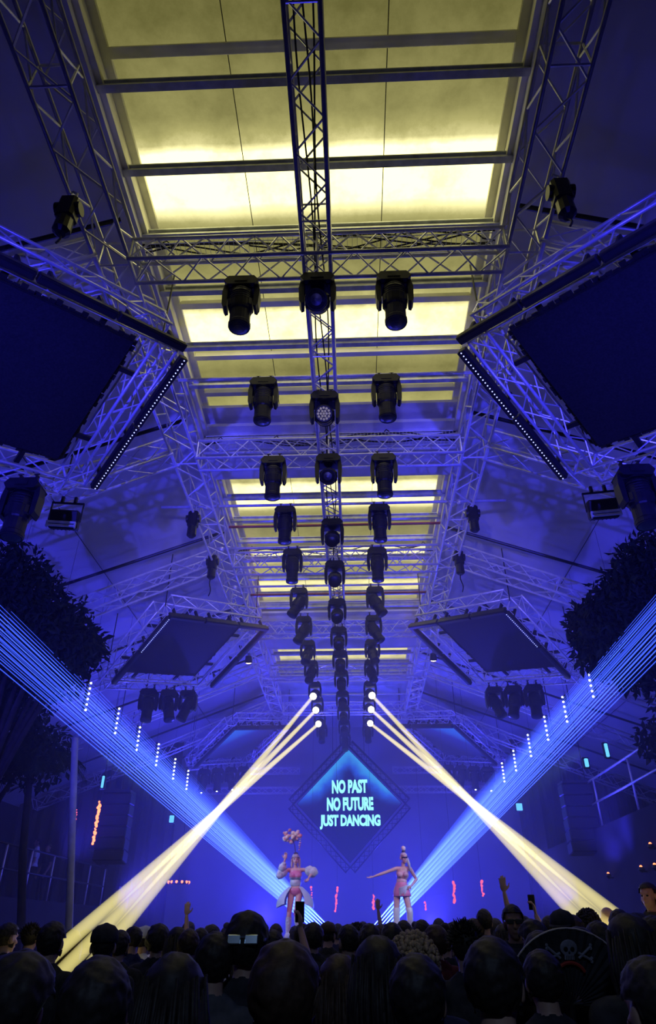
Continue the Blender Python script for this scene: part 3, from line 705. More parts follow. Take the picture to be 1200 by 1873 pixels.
for s, nm in ((-1, 'left'), (1, 'right')):  # black sheets added to keep the stage sides dark
    m = MB(); vs = []; fs = []; n = 60
    for i in range(n + 1):
        x = s * (6.3 + 5.9 * i / n); yy = 26.2 + .10 * math.sin(i * 1.35); vs += [V((x, yy, 0.0)), V((x, yy, min(roofz(x) - .05, 8.0))), V((x, yy + .05, min(roofz(x) - .05, 8.0))), V((x, yy + .05, 0.0))]
    for i in range(n):
        for k in range(4): fs.append((4 * i + k, 4 * i + (k + 1) % 4, 4 * i + 4 + (k + 1) % 4, 4 * i + 4 + k))
    m.add(vs, fs); o = m.build('sheet', DARKW); tag(o, 'added black curtain closing the stage on the %s side' % nm, 'sheet')
tree('dark leafy tree at the left edge behind the upper laser beams', (-6.6, 12.8, 0), 5.0, [((0, 0, 5.3), 1.0), ((-.7, .3, 5.9), .9), ((.6, .3, 4.7), .8)], 3500, 5)
B1 = (6.3, 11.3, 3.86)
tree('dark leafy tree under the right roof slope above the laser beams', B1, 2.0, blobs(B1, [(1190, 1030, 10.6, .7), (1160, 1085, 10.8, .7), (1115, 1120, 11, .6), (1090, 1155, 11.3, .5), (1145, 1160, 11.2, .8), (1190, 1130, 11, .8), (1075, 1130, 11.4, .3), (1110, 1190, 11.6, .55), (1170, 1210, 11.5, .7)]), 9000, 8)
tree('dark leafy tree at the right edge behind the upper laser beams', (7.0, 12.9, 3.86), 1.6, [((0, 0, 1.5), .9), ((.7, .3, 2.0), .9), ((-.5, .3, 1.0), .7)], 3000, 9)
POLE = mat_p('pale_pole', (.42, .42, .44), .6, 0, .15, 8)
m = MB(); pa, pb = atY(126, 1700, 12), atY(136, 1390, 12); pd = (pb - pa) / (pb.z - pa.z); pf = pa - pd * pa.z
m.tube((0, 0, 0), pd * 4.7, .058, 14); o = m.build('pole', POLE, None, True, pf); tag(o, 'tall pale pole rising from the crowd at the left', 'pole')
r = empty('palm_tree', (-5.4, 13.2, 0)); tag(r, 'dark palm tree with drooping fronds left of the pale pole', 'palm tree')
m = MB(); m.path([(0, 0, 0), (-.1, 0, 1.9), (-.35, 0, 3.0), (-.62, 0, 4.75)], .08, 12, [.10, .075, .07, .06]); m.build('trunk', BARK, r, True)
for k in range(13):
    q = random.Random(k); a = 2 * PI * k / 13 + q.uniform(-.2, .2); L_ = q.uniform(.8, 1.2); dr = q.uniform(.5, 1.1); mb = MB(); pts = []
    for t in np.linspace(0, 1, 12): pts.append(V((-.62 + math.cos(a) * L_ * t, math.sin(a) * L_ * t, 4.75 + .45 * t - dr * t * t * 1.0)))
    mb.path(pts, .012, 5, [.016 * (1 - .8 * i / 11) for i in range(12)])
    for i in range(1, 12):
        for u in (0, .33, .66):
            p = pts[i - 1].lerp(pts[i], u); d = (pts[i] - pts[i - 1]).normalized(); sd = d.cross(V((0, 0, 1))).normalized(); l = .5 * math.sin(PI * min(1, (i + u) / 12.5) * .9 + .25)
            for s in (-1, 1):
                e = p + (sd * s * .75 + d * .5 + V((0, 0, -.45))) * l
                mb.add([p + d * .018, p - d * .018, e], [(0, 1, 2)])
    mb.build('frond', LEAF, r)

# ------------------------------------------------------------------ people
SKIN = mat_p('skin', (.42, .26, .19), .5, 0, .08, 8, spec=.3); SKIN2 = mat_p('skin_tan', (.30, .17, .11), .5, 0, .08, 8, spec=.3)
HAIRD = mat_p('dark_hair', (.026, .021, .020), .55, 0, .4, 60, bump=.6, spec=.25); HAIRB = mat_p('fair_hair', (.34, .24, .14), .55, 0, .35, 60, bump=.6, spec=.3); HAIRN = mat_p('brown_hair', (.05, .03, .02), .55, 0, .35, 60, bump=.6, spec=.25)
SH = [mat_p('black_shirt', (.035, .035, .042), .85, 0, .3, 20, spec=.1), mat_p('navy_shirt', (.02, .025, .06), .85, 0, .25, 20, spec=.1), mat_p('grey_shirt', (.10, .10, .11), .85, 0, .2, 20, spec=.1), mat_p('white_shirt', (.6, .6, .62), .85, 0, .1, 20, spec=.1), mat_p('dark_red_shirt', (.10, .02, .02), .85, 0, .2, 20, spec=.1)]
TROU = mat_p('dark_trousers', (.02, .02, .026), .85, 0, .25, 20, spec=.1); SHOE = mat_p('black_shoes', (.012, .012, .012), .5, 0, .2, 10)
EYE = mat_p('eye', (.02, .018, .016), .2, 0, .1, 10); LIP = mat_p('lips', (.35, .06, .07), .4, 0, .1, 10)
def cap_(mb, p0, p1, r0, r1, n=12):
    p0 = V(p0); p1 = V(p1); d = p1 - p0; L_ = d.length; q = d.to_track_quat('Z', 'Y').to_matrix().to_4x4()
    pr = [(max(1e-3, r0 * math.sin(t)), -r0 * math.cos(t)) for t in (0.15, .6, 1.1)] + [(r0, 0), (r1, L_)] + [(max(1e-3, r1 * math.cos(t)), L_ + r1 * math.sin(t)) for t in (.5, 1.0, 1.42)]
    mb.lathe(pr, M.Translation(p0) @ q, n)
class Body:
    def __init__(s): s.mb = MB(); s.seg = []
    def cap(s, reg, p0, p1, r0, r1): cap_(s.mb, p0, p1, r0, r1); s.seg.append((reg, V(p0), V(p1), r0, r1))
    def ell(s, reg, c, r, mat=None):
        s.mb.ball(c, r, 16, 11, mat); ax = max(range(3), key=lambda k: r[k]); e = V([0, 0, 0]); oth = sorted(r)[1]; e[ax] = max(0, r[ax] - oth)
        if mat is not None: e = mat.to_3x3() @ e
        s.seg.append((reg, V(c) - e, V(c) + e, oth, oth))
    def head(s, c, R=None):
        R = R or M.Identity(3); s.hc = V(c); s.hR = R; R4 = R.to_4x4(); P = lambda x, y, z: V(c) + R @ V((x, y, z))
        s.ell('head', P(0, -.012, .025), (.076, .096, .090), R4); s.ell('head', P(0, .022, -.035), (.060, .068, .085), R4); s.ell('head', P(0, .055, -.092), (.030, .028, .026), R4)
        s.cap('head', P(0, .088, .0), P(0, .108, -.034), .009, .014); s.cap('head', P(-.034, .076, .024), P(.034, .076, .024), .013, .013)
        s.ell('head', P(-.040, .055, -.03), (.022, .02, .022), R4); s.ell('head', P(.040, .055, -.03), (.022, .02, .022), R4)
        for x in (-1, 1): s.ell('head', P(x * .079, -.012, -.01), (.011, .022, .034), R4)
        s.ell('head', P(0, .086, -.066), (.024, .013, .010), R4)
    def hand(s, w, d, n, thumb, curl=.5, spread=.026):
        d = V(d).normalized(); n = V(n); n = (n - d * n.dot(d)).normalized(); u = d.cross(n).normalized() * thumb
        Q = M((u, d, n)).transposed().to_4x4(); w = V(w)
        s.ell('hand', w + d * .05, (.042, .055, .018), Q)
        for k, (L_, o) in enumerate(zip((.070, .080, .074, .058), (1.5, .5, -.5, -1.5))):
            b = w + d * (.092 - .006 * abs(o)) + u * (o * .021); dd = (d + u * (o * spread * 2.2)).normalized()
            m1 = b + (dd * math.cos(curl * .5) + n * math.sin(curl * .5)) * L_ * .52; e = m1 + (dd * math.cos(curl * 1.5) + n * math.sin(curl * 1.5)) * L_ * .48
            s.cap('hand', b, m1, .0098, .0090); s.cap('hand', m1, e, .0090, .0075)
        b = w + d * .028 + u * .033; m1 = b + (u * .75 + d * .65 + n * .15).normalized() * .040; e = m1 + (u * .3 + d * .9 + n * .3 * curl).normalized() * .032
        s.cap('hand', b, m1, .0125, .0110); s.cap('hand', m1, e, .0110, .0085)
    def arm(s, sh, el, wr, f=1.0):
        s.cap('uarm', sh, el, .050 * f, .040 * f); s.cap('farm', el, V(el).lerp(V(wr), .35), .041 * f, .040 * f); s.cap('farm', V(el).lerp(V(wr), .35), wr, .040 * f, .026 * f)
    def leg(s, hp, kn, an, toe, f=1.0):
        s.cap('thigh', hp, kn, .085 * f, .055 * f); s.cap('shin', kn, V(kn).lerp(V(an), .35), .054 * f, .056 * f); s.cap('shin', V(kn).lerp(V(an), .35), an, .056 * f, .036 * f); s.cap('foot', an, toe, .042, .032); s.ell('foot', V(an) + V((0, 0, -.045)), (.036, .05, .035))
    def finish(s, name, vox=.0078, smooth=3):
        me = s.mb.mesh('raw'); ob = bpy.data.objects.new('raw', me); C.objects.link(ob)
        md = ob.modifiers.new('r', 'REMESH'); md.mode = 'VOXEL'; md.voxel_size = vox
        bpy.context.view_layer.update()
        out = bpy.data.meshes.new_from_object(ob.evaluated_get(bpy.context.evaluated_depsgraph_get())); bpy.data.objects.remove(ob); bpy.data.meshes.remove(me)
        bm = bmesh.new(); bm.from_mesh(out)
        for _ in range(smooth): bmesh.ops.smooth_vert(bm, verts=bm.verts, factor=.5, use_axis_x=True, use_axis_y=True, use_axis_z=True)
        bm.to_mesh(out); bm.free(); out.name = name
        out.polygons.foreach_set('use_smooth', [True] * len(out.polygons)); s.me = out
        n = len(out.vertices); co = np.empty(n * 3); out.vertices.foreach_get('co', co); s.co = co.reshape(-1, 3)
        no = np.empty(n * 3); out.vertices.foreach_get('normal', no); s.no = no.reshape(-1, 3)
        best = np.full(n, 1e9); s.reg = np.zeros(n, int); s.names = sorted(set(q[0] for q in s.seg)); s.par = np.zeros(n)
        for reg, p0, p1, r0, r1 in s.seg:
            a = np.array(p0); d = np.array(p1) - a; L2 = max(1e-9, d @ d); t = np.clip(((s.co - a) @ d) / L2, 0, 1)
            ds = np.linalg.norm(s.co - a - t[:, None] * d, axis=1) - (r0 + (r1 - r0) * t); w_ = ds < best; best[w_] = ds[w_]; s.reg[w_] = s.names.index(reg); s.par[w_] = t[w_]
        s.hl = (s.co - np.array(s.hc)) @ np.array(s.hR)      # head-local coordinates
        nl = len(out.loops); lv = np.empty(nl, int); out.loops.foreach_get('vertex_index', lv); s.faces = [tuple(p.vertices) for p in out.polygons]
        return out
    def is_(s, *r): return np.isin(s.reg, [s.names.index(x) for x in r if x in s.names])
    def garment(s, name, mask, off, nz=0.0, fr=18.0):
        fs = [f for f in s.faces if all(mask[i] for i in f)]; ids = sorted(set(i for f in fs for i in f)); mp = {i: k for k, i in enumerate(ids)}; vs = []
        for i in ids:
            o = off[i] if hasattr(off, '__len__') else off
            if nz: o *= 1 + nz * noise.noise(V(s.co[i]) * fr)
            vs.append(s.co[i] + s.no[i] * o)
        mb = MB(); mb.add(vs, [tuple(mp[i] for i in f) for f in fs]); return mb.mesh(name, True)
def stand(pose):
    b = Body()
    b.ell('pelvis', (0, -.01, .98), (.160, .112, .13)); b.ell('torso', (0, 0, 1.13), (.138, .098, .17)); b.ell('torso', (0, .0, 1.30), (.162, .112, .17)); b.ell('torso', (0, -.01, 1.39), (.15, .09, .09))
    b.cap('torso', (-.155, -.01, 1.425), (.155, -.01, 1.425), .055, .055); b.cap('neck', (0, -.02, 1.42), (0, .0, 1.57), .060, .053); b.cap('torso', (-.08, -.02, 1.46), (0, -.02, 1.50), .04, .05); b.cap('torso', (.08, -.02, 1.46), (0, -.02, 1.50), .04, .05)
    b.head((0, .012, 1.640))
    for x in (-1, 1): b.leg((x * .088, -.005, .94), (x * .10, .01, .50), (x * .105, -.03, .09), (x * .115, .12, .035))
    sh = lambda x: (x * .185, -.01, 1.42)
    for x in (-1, 1):
        up = (pose == 'up' and x > 0) or (pose == 'hold' and x > 0) or pose == 'both' or (pose == 'phone' and x > 0)
        if not up: b.arm(sh(x), (x * .235, -.03, 1.14), (x * .235, .09, .92)); b.hand((x * .235, .095, .905), (0, .25, -1), (-x, 0, 0), 1 if x > 0 else -1, .6, .01)
        elif pose == 'hold' and x > 0: b.arm(sh(x), (x * .26, .05, 1.18), (x * .20, .27, 1.34)); b.hand((x * .20, .28, 1.355), (-.1 * x, .15, 1), (-x, .2, 0), -1, 1.25, .008)
        elif pose == 'phone': b.arm(sh(x), (x * .28, .16, 1.52), (x * .20, .28, 1.77)); b.hand((x * .20, .285, 1.785), (-.1 * x, .12, 1), (-x, .2, 0), -1 if x > 0 else 1, 1.0, .012)
        else: b.arm(sh(x), (x * .30, .06, 1.63), (x * .26, .10, 1.91)); b.hand((x * .26, .10, 1.93), (-.05 * x, .05, 1), (0, 1, 0), -x, .25, .03)
    return b
BODIES = {}
for pose in ('down', 'up', 'phone', 'hold'):
    b = stand(pose); b.finish('person_body'); BODIES[pose] = b
    b.shirt = b.garment('shirt', (b.is_('torso', 'pelvis') & (b.co[:, 2] > .90)) | (b.is_('uarm') & (b.par < .72)) | (b.is_('neck') & (b.co[:, 2] < 1.505)), .012, .5, 9)
    b.trou = b.garment('trousers', (b.is_('pelvis', 'thigh', 'shin')) & (b.co[:, 2] < .99), .012, .5, 9)
    b.shoe = b.garment('shoes', b.is_('foot') & (b.co[:, 2] < .12), .009)
HB = BODIES['down']
hl = HB.hl; hm = HB.is_('head') & ((hl[:, 1] < .030) | (hl[:, 2] > .062)) & (hl[:, 2] > -.075) & ~((np.abs(hl[:, 0]) > .066) & (hl[:, 2] < .02) & (hl[:, 1] > -.03))
def hairmesh(kind):
    hc = HB.hc; q = random.Random(len(kind))
    if kind == 'short': return HB.garment('hair', hm, .017, .35, 60)
    if kind == 'crop': return HB.garment('hair', hm, .007, .8, 60)
    if kind == 'full': return HB.garment('hair', hm, .034, .28, 40)
    mb = MB()
    if kind == 'long':
        mb.ball(hc + V((0, -.022, .03)), (.097, .112, .105), 24, 16, None, .10, 5); mb.ball(hc + V((0, -.055, -.13)), (.102, .062, .22), 24, 18, None, .22, 4)
        for x in (-1, 1): mb.ball(hc + V((x * .075, -.015, -.11)), (.035, .05, .17), 14, 12, None, .25, 4)
        for k in range(60):
            a = q.uniform(-1.9, 1.9) - PI / 2; p0 = hc + V((math.cos(a) * .098, math.sin(a) * .10 - .03, q.uniform(.0, .08))); p1 = hc + V((math.cos(a) * .105, math.sin(a) * .07 - .055, q.uniform(-.34, -.2)))
            mb.path([p0, p0.lerp(p1, .4) + V((math.cos(a), math.sin(a), 0)) * .015, p1], .007, 5, [.005, .009, .003])
    elif kind == 'curly':
        mb.ball(hc + V((0, -.02, .03)), (.098, .112, .108), 18, 12)
        for k in range(1000):
            d = V((q.gauss(0, 1), q.gauss(0, 1) - .35, q.gauss(0, 1) + .35)).normalized()
            if d.y > .55 and d.z < .35: continue
            mb.ball(hc + V((0, -.02, .025)) + V((d.x * .105, d.y * .12, d.z * .115)) * q.uniform(.92, 1.14), q.uniform(.007, .014), 6, 4)
    elif kind == 'bun':
        g = HB.garment('hair', hm, .014, .5, 40); bm_ = [tuple(v.co) for v in g.vertices]; mb.add(bm_, [tuple(p.vertices) for p in g.polygons]); mb.ball(hc + V((0, -.05, .135)), (.05, .05, .045), 16, 10, None, .2, 3)
    elif kind == 'spiky':
        mb.ball(hc + V((0, -.02, .03)), (.088, .105, .100), 18, 12)
        for k in range(260):
            d = V((q.gauss(0, 1), q.gauss(0, 1) - .3, abs(q.gauss(0, 1)) * .9 + q.uniform(-.3, .3))).normalized()
            if d.y > .6 and d.z < .4: continue
            p = hc + V((0, -.02, .03)) + V((d.x * .085, d.y * .10, d.z * .098)); mb.tube(p, p + (d + V((q.uniform(-.4, .4), q.uniform(-.4, .4), .2))) * q.uniform(.02, .035), .008, 5, .001)
    return mb.mesh('hair', True)
def capmesh(back):
    hc = HB.hc; mb = MB(); T = M.Translation(hc + V((0, -.012, .025)))
    mb.lathe([(.093, .0), (.096, .03), (.090, .07), (.06, .100), (.02, .112), (.008, .118)], T @ M.Scale(1.18, 4, (0, 1, 0)), 20)
    s = -1 if back else 1; vs = []; 
    for zz in (.0, .008):
        for k in range(11):
            a = PI * k / 10; vs.append(T @ V((.085 * math.cos(a), s * (.075 + .105 * math.sin(a)), zz + .004 - .02 * math.sin(a))))
        
    mb.add(vs, [tuple(range(11)), tuple(range(11, 22))[::-1]] + [(k, k + 11, k + 12, k + 1) for k in range(10)] + [(10, 21, 11, 0)])
    return mb.mesh('cap', True)
HAIR = {k: hairmesh(k) for k in ('short', 'crop', 'full', 'long', 'curly', 'bun', 'spiky')}
HAIR['cap'] = capmesh(False); HAIR['capback'] = capmesh(True)
em = MB()
for x in (-1, 1): em.ball(HB.hc + V((x * .031, .078, .002)), (.014, .008, .008), 10, 7)
EYES = em.mesh('eyes', True)
gm = MB()
for x in (-1, 1):
    gm.box(HB.hc + V((x * .036, .100, .008)), (.058, .012, .036), bev=.005); gm.box(HB.hc + V((x * .074, .045, .012)), (.006, .11, .010))
gm.box(HB.hc + V((0, .100, .016)), (.02, .008, .008)); GLASS = gm.mesh('sunglasses')
gm2 = MB()                                                   # worn back to front on the back of the head
for x in (-1, 1):
    gm2.box(HB.hc + V((x * .040, -.140, .030)), (.062, .010, .040), M.Rotation(-.26, 4, 'X'), bev=.005); gm2.box(HB.hc + V((x * .098, -.06, .03)), (.006, .16, .012))
gm2.box(HB.hc + V((0, -.140, .040)), (.02, .008, .008)); GLASSB = gm2.mesh('sunglasses')
MIR = mat_p('mirror_lens', (.55, .65, .7), .22, .9, .05, 4)
def cob(name, me, mt, parent):
    o = bpy.data.objects.new(name, me); C.objects.link(o)
    if not me.materials: me.materials.append(mt)
    o.material_slots[0].link = 'OBJECT'; o.material_slots[0].material = mt; adopt(o, parent); return o
def person(label, x, y, ztop, rz=0.0, pose='down', hair='short', hm_=None, shirt=0, skin=None, extra=(), group='people in the crowd', base=0.0):
    b = BODIES[pose]; top = {'bun': 1.80, 'curly': 1.80, 'long': 1.78, 'full': 1.79, 'cap': 1.775, 'capback': 1.775}.get(hair, 1.765); sc = (ztop - base) / top
    r = empty('person', (x, y, base), (0, 0, rz)); r.scale = (max(sc, .93) if sc < 1 else min(sc, 1.06),) * 2 + (sc,); tag(r, label, 'person', group)
    cob('body', b.me, skin or SKIN, r); cob('shirt', b.shirt, SH[shirt], r); cob('trousers', b.trou, TROU, r); cob('shoes', b.shoe, SHOE, r)
    if hair: cob('cap' if 'cap' in hair else 'hair', HAIR[hair], hm_ or (SH[0] if 'cap' in hair else HAIRD), r)
    if hair in ('cap', 'capback'): cob('hair', HAIR['crop'], HAIRD, r)
    for e in extra:
        if e == 'eyes': cob('eyes', EYES, EYE, r)
        if e == 'glasses': cob('sunglasses', GLASS, BLACK, r)
        if e == 'glassesback': cob('sunglasses', GLASSB, MIR, r)
    return r
def phone(r, label):
    bpy.context.view_layer.update(); p = r.matrix_world @ V((.185, .335, 1.90)); o = empty('phone', p, (0.1, 0, r.rotation_euler.z)); tag(o, label, 'phone')
    m = MB(); m.box((0, 0, 0), (.078, .010, .155), bev=.006); m.build('case', BLACK, o); m = MB(); m.box((-.0, -.0056, 0), (.070, .001, .145)); m.build('screen', LENS, o)
def P(label, px, py, Y, **k):
    p = atY(px, py, Y); return person(label, p.x, p.y, p.z, **k)
P('tall person with mirrored sunglasses worn on the back of the head', 454, 1664, 3.8, hair='full', extra=('glassesback',), shirt=0)
P('nearest person seen from behind with thick rounded hair, left of centre', 522, 1716, 2.35, hair='full', hm_=HAIRN, shirt=0)
P('near dark-haired person seen from behind, just right of centre at the bottom', 760, 1747, 2.5, hair='short', rz=-.15)
P('near short-haired person seen from behind, left of the black fan', 895, 1716, 2.45, hair='short', rz=-.3)
P('person with long dark hair in front of the fair curly head', 690, 1708, 2.95, hair='long', rz=.1)
P('person with fair curly hair rimmed in blue light', 752, 1700, 3.5, hair='curly', hm_=HAIRB, shirt=1)
P('person with straight brown shoulder-length hair between two near heads', 622, 1742, 3.3, hair='long', hm_=HAIRN, rz=-.2)
P('dark silhouette of a round head below the palm trunk at left', 100, 1686, 5.4, hair='short')
P('person in a dark cap under the left yellow beams', 195, 1690, 5.5, hair='cap', rz=.2)
P('big black silhouette at the bottom left corner', 45, 1735, 2.2, hair='full')
P('big black silhouette at the bottom left, second from the corner', 185, 1752, 2.0, hair='short', rz=.2)
P('big black silhouette at the bottom left, third from the corner', 325, 1738, 2.4, hair='long', rz=.1)
P('dark short-haired person left of the mirrored sunglasses', 395, 1706, 3.7, hair='short', rz=.2, shirt=2)
P('dark person with long braided hair at the right edge', 1142, 1668, 3.5, hair='long', rz=.2)
P('dark silhouette in the bottom right corner', 1185, 1752, 2.2, hair='short', rz=.3)
P('dark head right of the bare-armed dancer with fluffy hair', 848, 1690, 4.8, hair='spiky', shirt=0)
P('dark round head behind the left side of the black fan', 985, 1704, 4.2, hair='short')
P('dark wide head behind the middle of the black fan', 1056, 1694, 4.6, hair='full')
P('person facing the camera with dark sunglasses and pale forehead, right of the dancers', 935, 1655, 7.0, hair='short', rz=PI - .1, extra=('glasses',), skin=SKIN2)
P('small head in a backwards cap under the right yellow beams', 1025, 1664, 6.6, hair='capback', rz=-.5)
P('dark curly head left of the brightly lit bald head', 1071, 1660, 8.2, hair='curly')
P('bald head lit bright by the end of the right yellow beam', 1108, 1657, 8.6, hair=None, shirt=3)
rr = P('man with slicked-back hair and lit face standing above the crowd at right', 1182, 1614, 8.0, hair='short', rz=PI * .72, extra=('eyes',), base=.42, shirt=0)
m = MB(); p = rr.location; m.box((p.x, p.y + .2, .2), (1.2, 1.4, .42 - .02), bev=.02); o = m.build('riser', DARKW); tag(o, 'low dark riser under the man with the lit face', 'riser')
lamp('face_light', 'SPOT', (p.x - .2, p.y - 2.2, 2.5), (p.x, p.y, 2.05), (1, .45, .35), 14, .05, 30)
P('person in a pale cap lit blue-white at the foot of the left beams', 267, 1694, 8.5, hair='cap', hm_=SH[3], shirt=3, rz=-.6)
P('person with a lit cheek in a blue top, left of the pale cap', 246, 1693, 8.0, hair='crop', shirt=1, rz=1.2, skin=SKIN)
P('dark round head just right of the pale cap', 292, 1688, 7.2, hair='full')
# raised hands and phones
P('person raising an open hand right of the bare-armed dancer', 884, 1663, 9.5, pose='up', hair='short', shirt=2, rz=-.2)
h2 = P('person holding a phone up right of the dancers', 957, 1676, 8.6, pose='phone', hair='short', shirt=0); phone(h2, 'dark phone held up right of the person in sunglasses')
h3 = P('dark person holding a phone up in front of the dancer in puffed sleeves', 500, 1702, 6.2, pose='phone', hair='short', shirt=0); phone(h3, 'dark phone held up in front of the dancer in puffed sleeves')
P('person raising a hand below the screen at the stage edge', 664, 1686, 13.5, pose='up', hair='short', shirt=0)
P('person raising a hand left of the mirrored sunglasses, far away in the blue haze', 301, 1700, 10.5, pose='up', hair='short', shirt=3)
mids = [(326, 1694, 7.0, 'long'), (347, 1700, 6.5, 'short'), (368, 1698, 8.5, 'short'), (388, 1690, 9.5, 'full'), (346, 1686, 11.5, 'short'), (415, 1690, 11.5, 'bun'), (505, 1690, 11, 'short'), (553, 1690, 9.0, 'short'), (573, 1686, 8.0, 'full'), (600, 1686, 9.4, 'cap'), (618, 1690, 11.5, 'short'), (637, 1692, 6.8, 'short'), (652, 1686, 9.2, 'curly'), (676, 1688, 8.2, 'full'), (697, 1690, 11.5, 'short'), (716, 1686, 7.8, 'full'), (738, 1684, 9.5, 'short'), (771, 1683, 8.2, 'short'), (795, 1690, 7.0, 'full'), (812, 1692, 8.0, 'bun'), (829, 1687, 9.0, 'short'), (802, 1680, 12.0, 'short'), (866, 1679, 9.5, 'full'), (905, 1680, 10.5, 'short'), (920, 1688, 8.0, 'long'), (972, 1680, 6.0, 'full'), (1003, 1676, 8.5, 'short'), (1046, 1674, 7.4, 'short'), (1092, 1686, 5.5, 'short'), (135, 1698, 8.6, 'long'), (160, 1700, 9.0, 'short'), (222, 1702, 7.0, 'short'), (60, 1692, 8.5, 'spiky'), (18, 1688, 7.5, 'short'), (1130, 1664, 7.0, 'short'), (1162, 1668, 6.0, 'long'), (1192, 1676, 5.2, 'short'), (850, 1684, 12.0, 'short'), (760, 1688, 12.4, 'bun'), (540, 1694, 12.5, 'short'), (444, 1694, 12, 'short'), (590, 1698, 12.6, 'long')]
hn = {'short': 'short-haired', 'full': 'thick-haired', 'long': 'long-haired', 'bun': 'bun-haired', 'cap': 'capped', 'curly': 'curly-haired', 'spiky': 'tousle-haired'}
WH = [(150, 'at the far left under the palm'), (240, 'beneath the left yellow beams'), (430, 'left of the dancer in puffed sleeves'), (520, 'behind the tall person with sunglasses'), (610, 'below the dancer in puffed sleeves'), (700, 'below the screen with words'), (790, 'below the bare-armed dancer'), (880, 'just right of the bare-armed dancer'), (960, 'near the raised hands right of the dancers'), (1110, 'beneath the right yellow beams'), (1300, 'below the lit-faced man at far right')]
cnt = {}
for k, (px, py, Y, hr) in enumerate(sorted(mids)):
    where = next(t for lim, t in WH if px < lim); key = (where, hr); cnt.setdefault(key, []).append((px, py, Y, hr, k))
for (where, hr), lst in cnt.items():
    for j, (px, py, Y, hr, k) in enumerate(lst):
        pos = '' if len(lst) == 1 else ', ' + (['left one', 'right one'] if len(lst) == 2 else ['left one', 'middle one', 'right one'] if len(lst) == 3 else ['first from left', 'second from left', 'third from left', 'fourth from left', 'fifth from left'])[j]
        P('small dark %s head in the crowd %s%s' % (hn[hr], where, pos), px, py, Y, hair=hr, shirt=(k * 7) % 5 if k % 3 == 0 else 0, rz=((k * 37) % 11 - 5) * .1, hm_=HAIRN if k % 5 == 2 else None)
pw = atY(72, 1531, 22.0); person('person in a white shirt standing on the dark platform at the left edge', pw.x, pw.y, 2.42 + 1.76, rz=PI * .6, hair='short', shirt=3, base=2.42)
pw = atY(92, 1540, 23.2); person('dark person beside the white shirt on the left platform', pw.x, pw.y, 2.42 + 1.72, rz=PI * .8, hair='short', shirt=1, base=2.42)

# big round black hand fan with a skull print
fp = atY(1048, 1838, 3.9); fan = empty('hand_fan', fp, (0.25, 0, .08)); tag(fan, 'large black round fan with a pale rim and small skull and crossbones print', 'fan')
m = MB(); R0 = .315; vs = []; fs = []; nseg = 44
for i in range(nseg + 1):
    a = PI * i / nseg; dz = .006 if i % 2 else -.006
    vs += [V((R0 * math.cos(a), dz - .002, R0 * math.sin(a))), V((.05 * math.cos(a), dz - .002, .05 * math.sin(a))), V((R0 * math.cos(a), dz + .002, R0 * math.sin(a))), V((.05 * math.cos(a), dz + .002, .05 * math.sin(a)))]
for i in range(nseg): j = 4 * i; fs += [(j, j + 4, j + 5, j + 1), (j + 2, j + 3, j + 7, j + 6)]
m.add(vs, fs); m.build('fabric', SH[0], fan)
m = MB(); m.path([(R0 * math.cos(PI * i / 48), 0, R0 * math.sin(PI * i / 48)) for i in range(49)], .0045, 6); m.build('rim', mat_p('pale_rim', (.5, .42, .40), .5), fan, True)
m = MB()
for i in range(0, nseg + 1, 4): a = PI * i / nseg; m.tube((0, .01, 0), (R0 * .98 * math.cos(a), .01, R0 * .98 * math.sin(a)), .004, 5)
m.tube((0, .01, 0), (0, .01, -.10), .012, 8); m.build('ribs', BLACK2, fan)
SK = mat_p('pale_print', (.2, .2, .25), .8, 0, .3, 30); m = MB(); y0 = -.012; cz = .235
m.ball((0, y0, cz), (.042, .004, .036), 16, 8); m.box((0, y0, cz - .038), (.048, .006, .026), bev=.003)
for s in (-1, 1):
    for z0, z1 in ((-.055, .005), (.0, -.05)):
        m.tube((s * .045, y0 - .001, cz + z0 * .4 - .02), (s * .105, y0 - .001, cz + z1 - .0), .006, 6)
        for dz in (-.007, .007): m.ball((s * .107, y0, cz + z1 + dz), (.008, .004, .008), 8, 5)
m.build('skull_print', SK, fan)
m = MB()
for s in (-1, 1): m.ball((s * .016, y0 - .004, cz - .004), (.011, .003, .011), 10, 6)
for k in range(5): m.box((-.016 + .008 * k, y0 - .004, cz - .040), (.0022, .003, .02))
m.ball((0, y0 - .004, cz - .018), (.005, .003, .006), 8, 5); m.build('skull_holes', BLACK, fan)
m = MB(); m.path([(.075 * math.cos(PI * (.15 + .7 * i / 16)), y0, .105 + .07 * math.sin(PI * (.15 + .7 * i / 16))) for i in range(17)], .008, 6); m.build('red_print', mat_p('red_print', (.35, .03, .02), .8), fan)
person('dark-haired person holding up the big black fan', fp.x - .185, fp.y - .29, 1.68, pose='hold', hair='short')

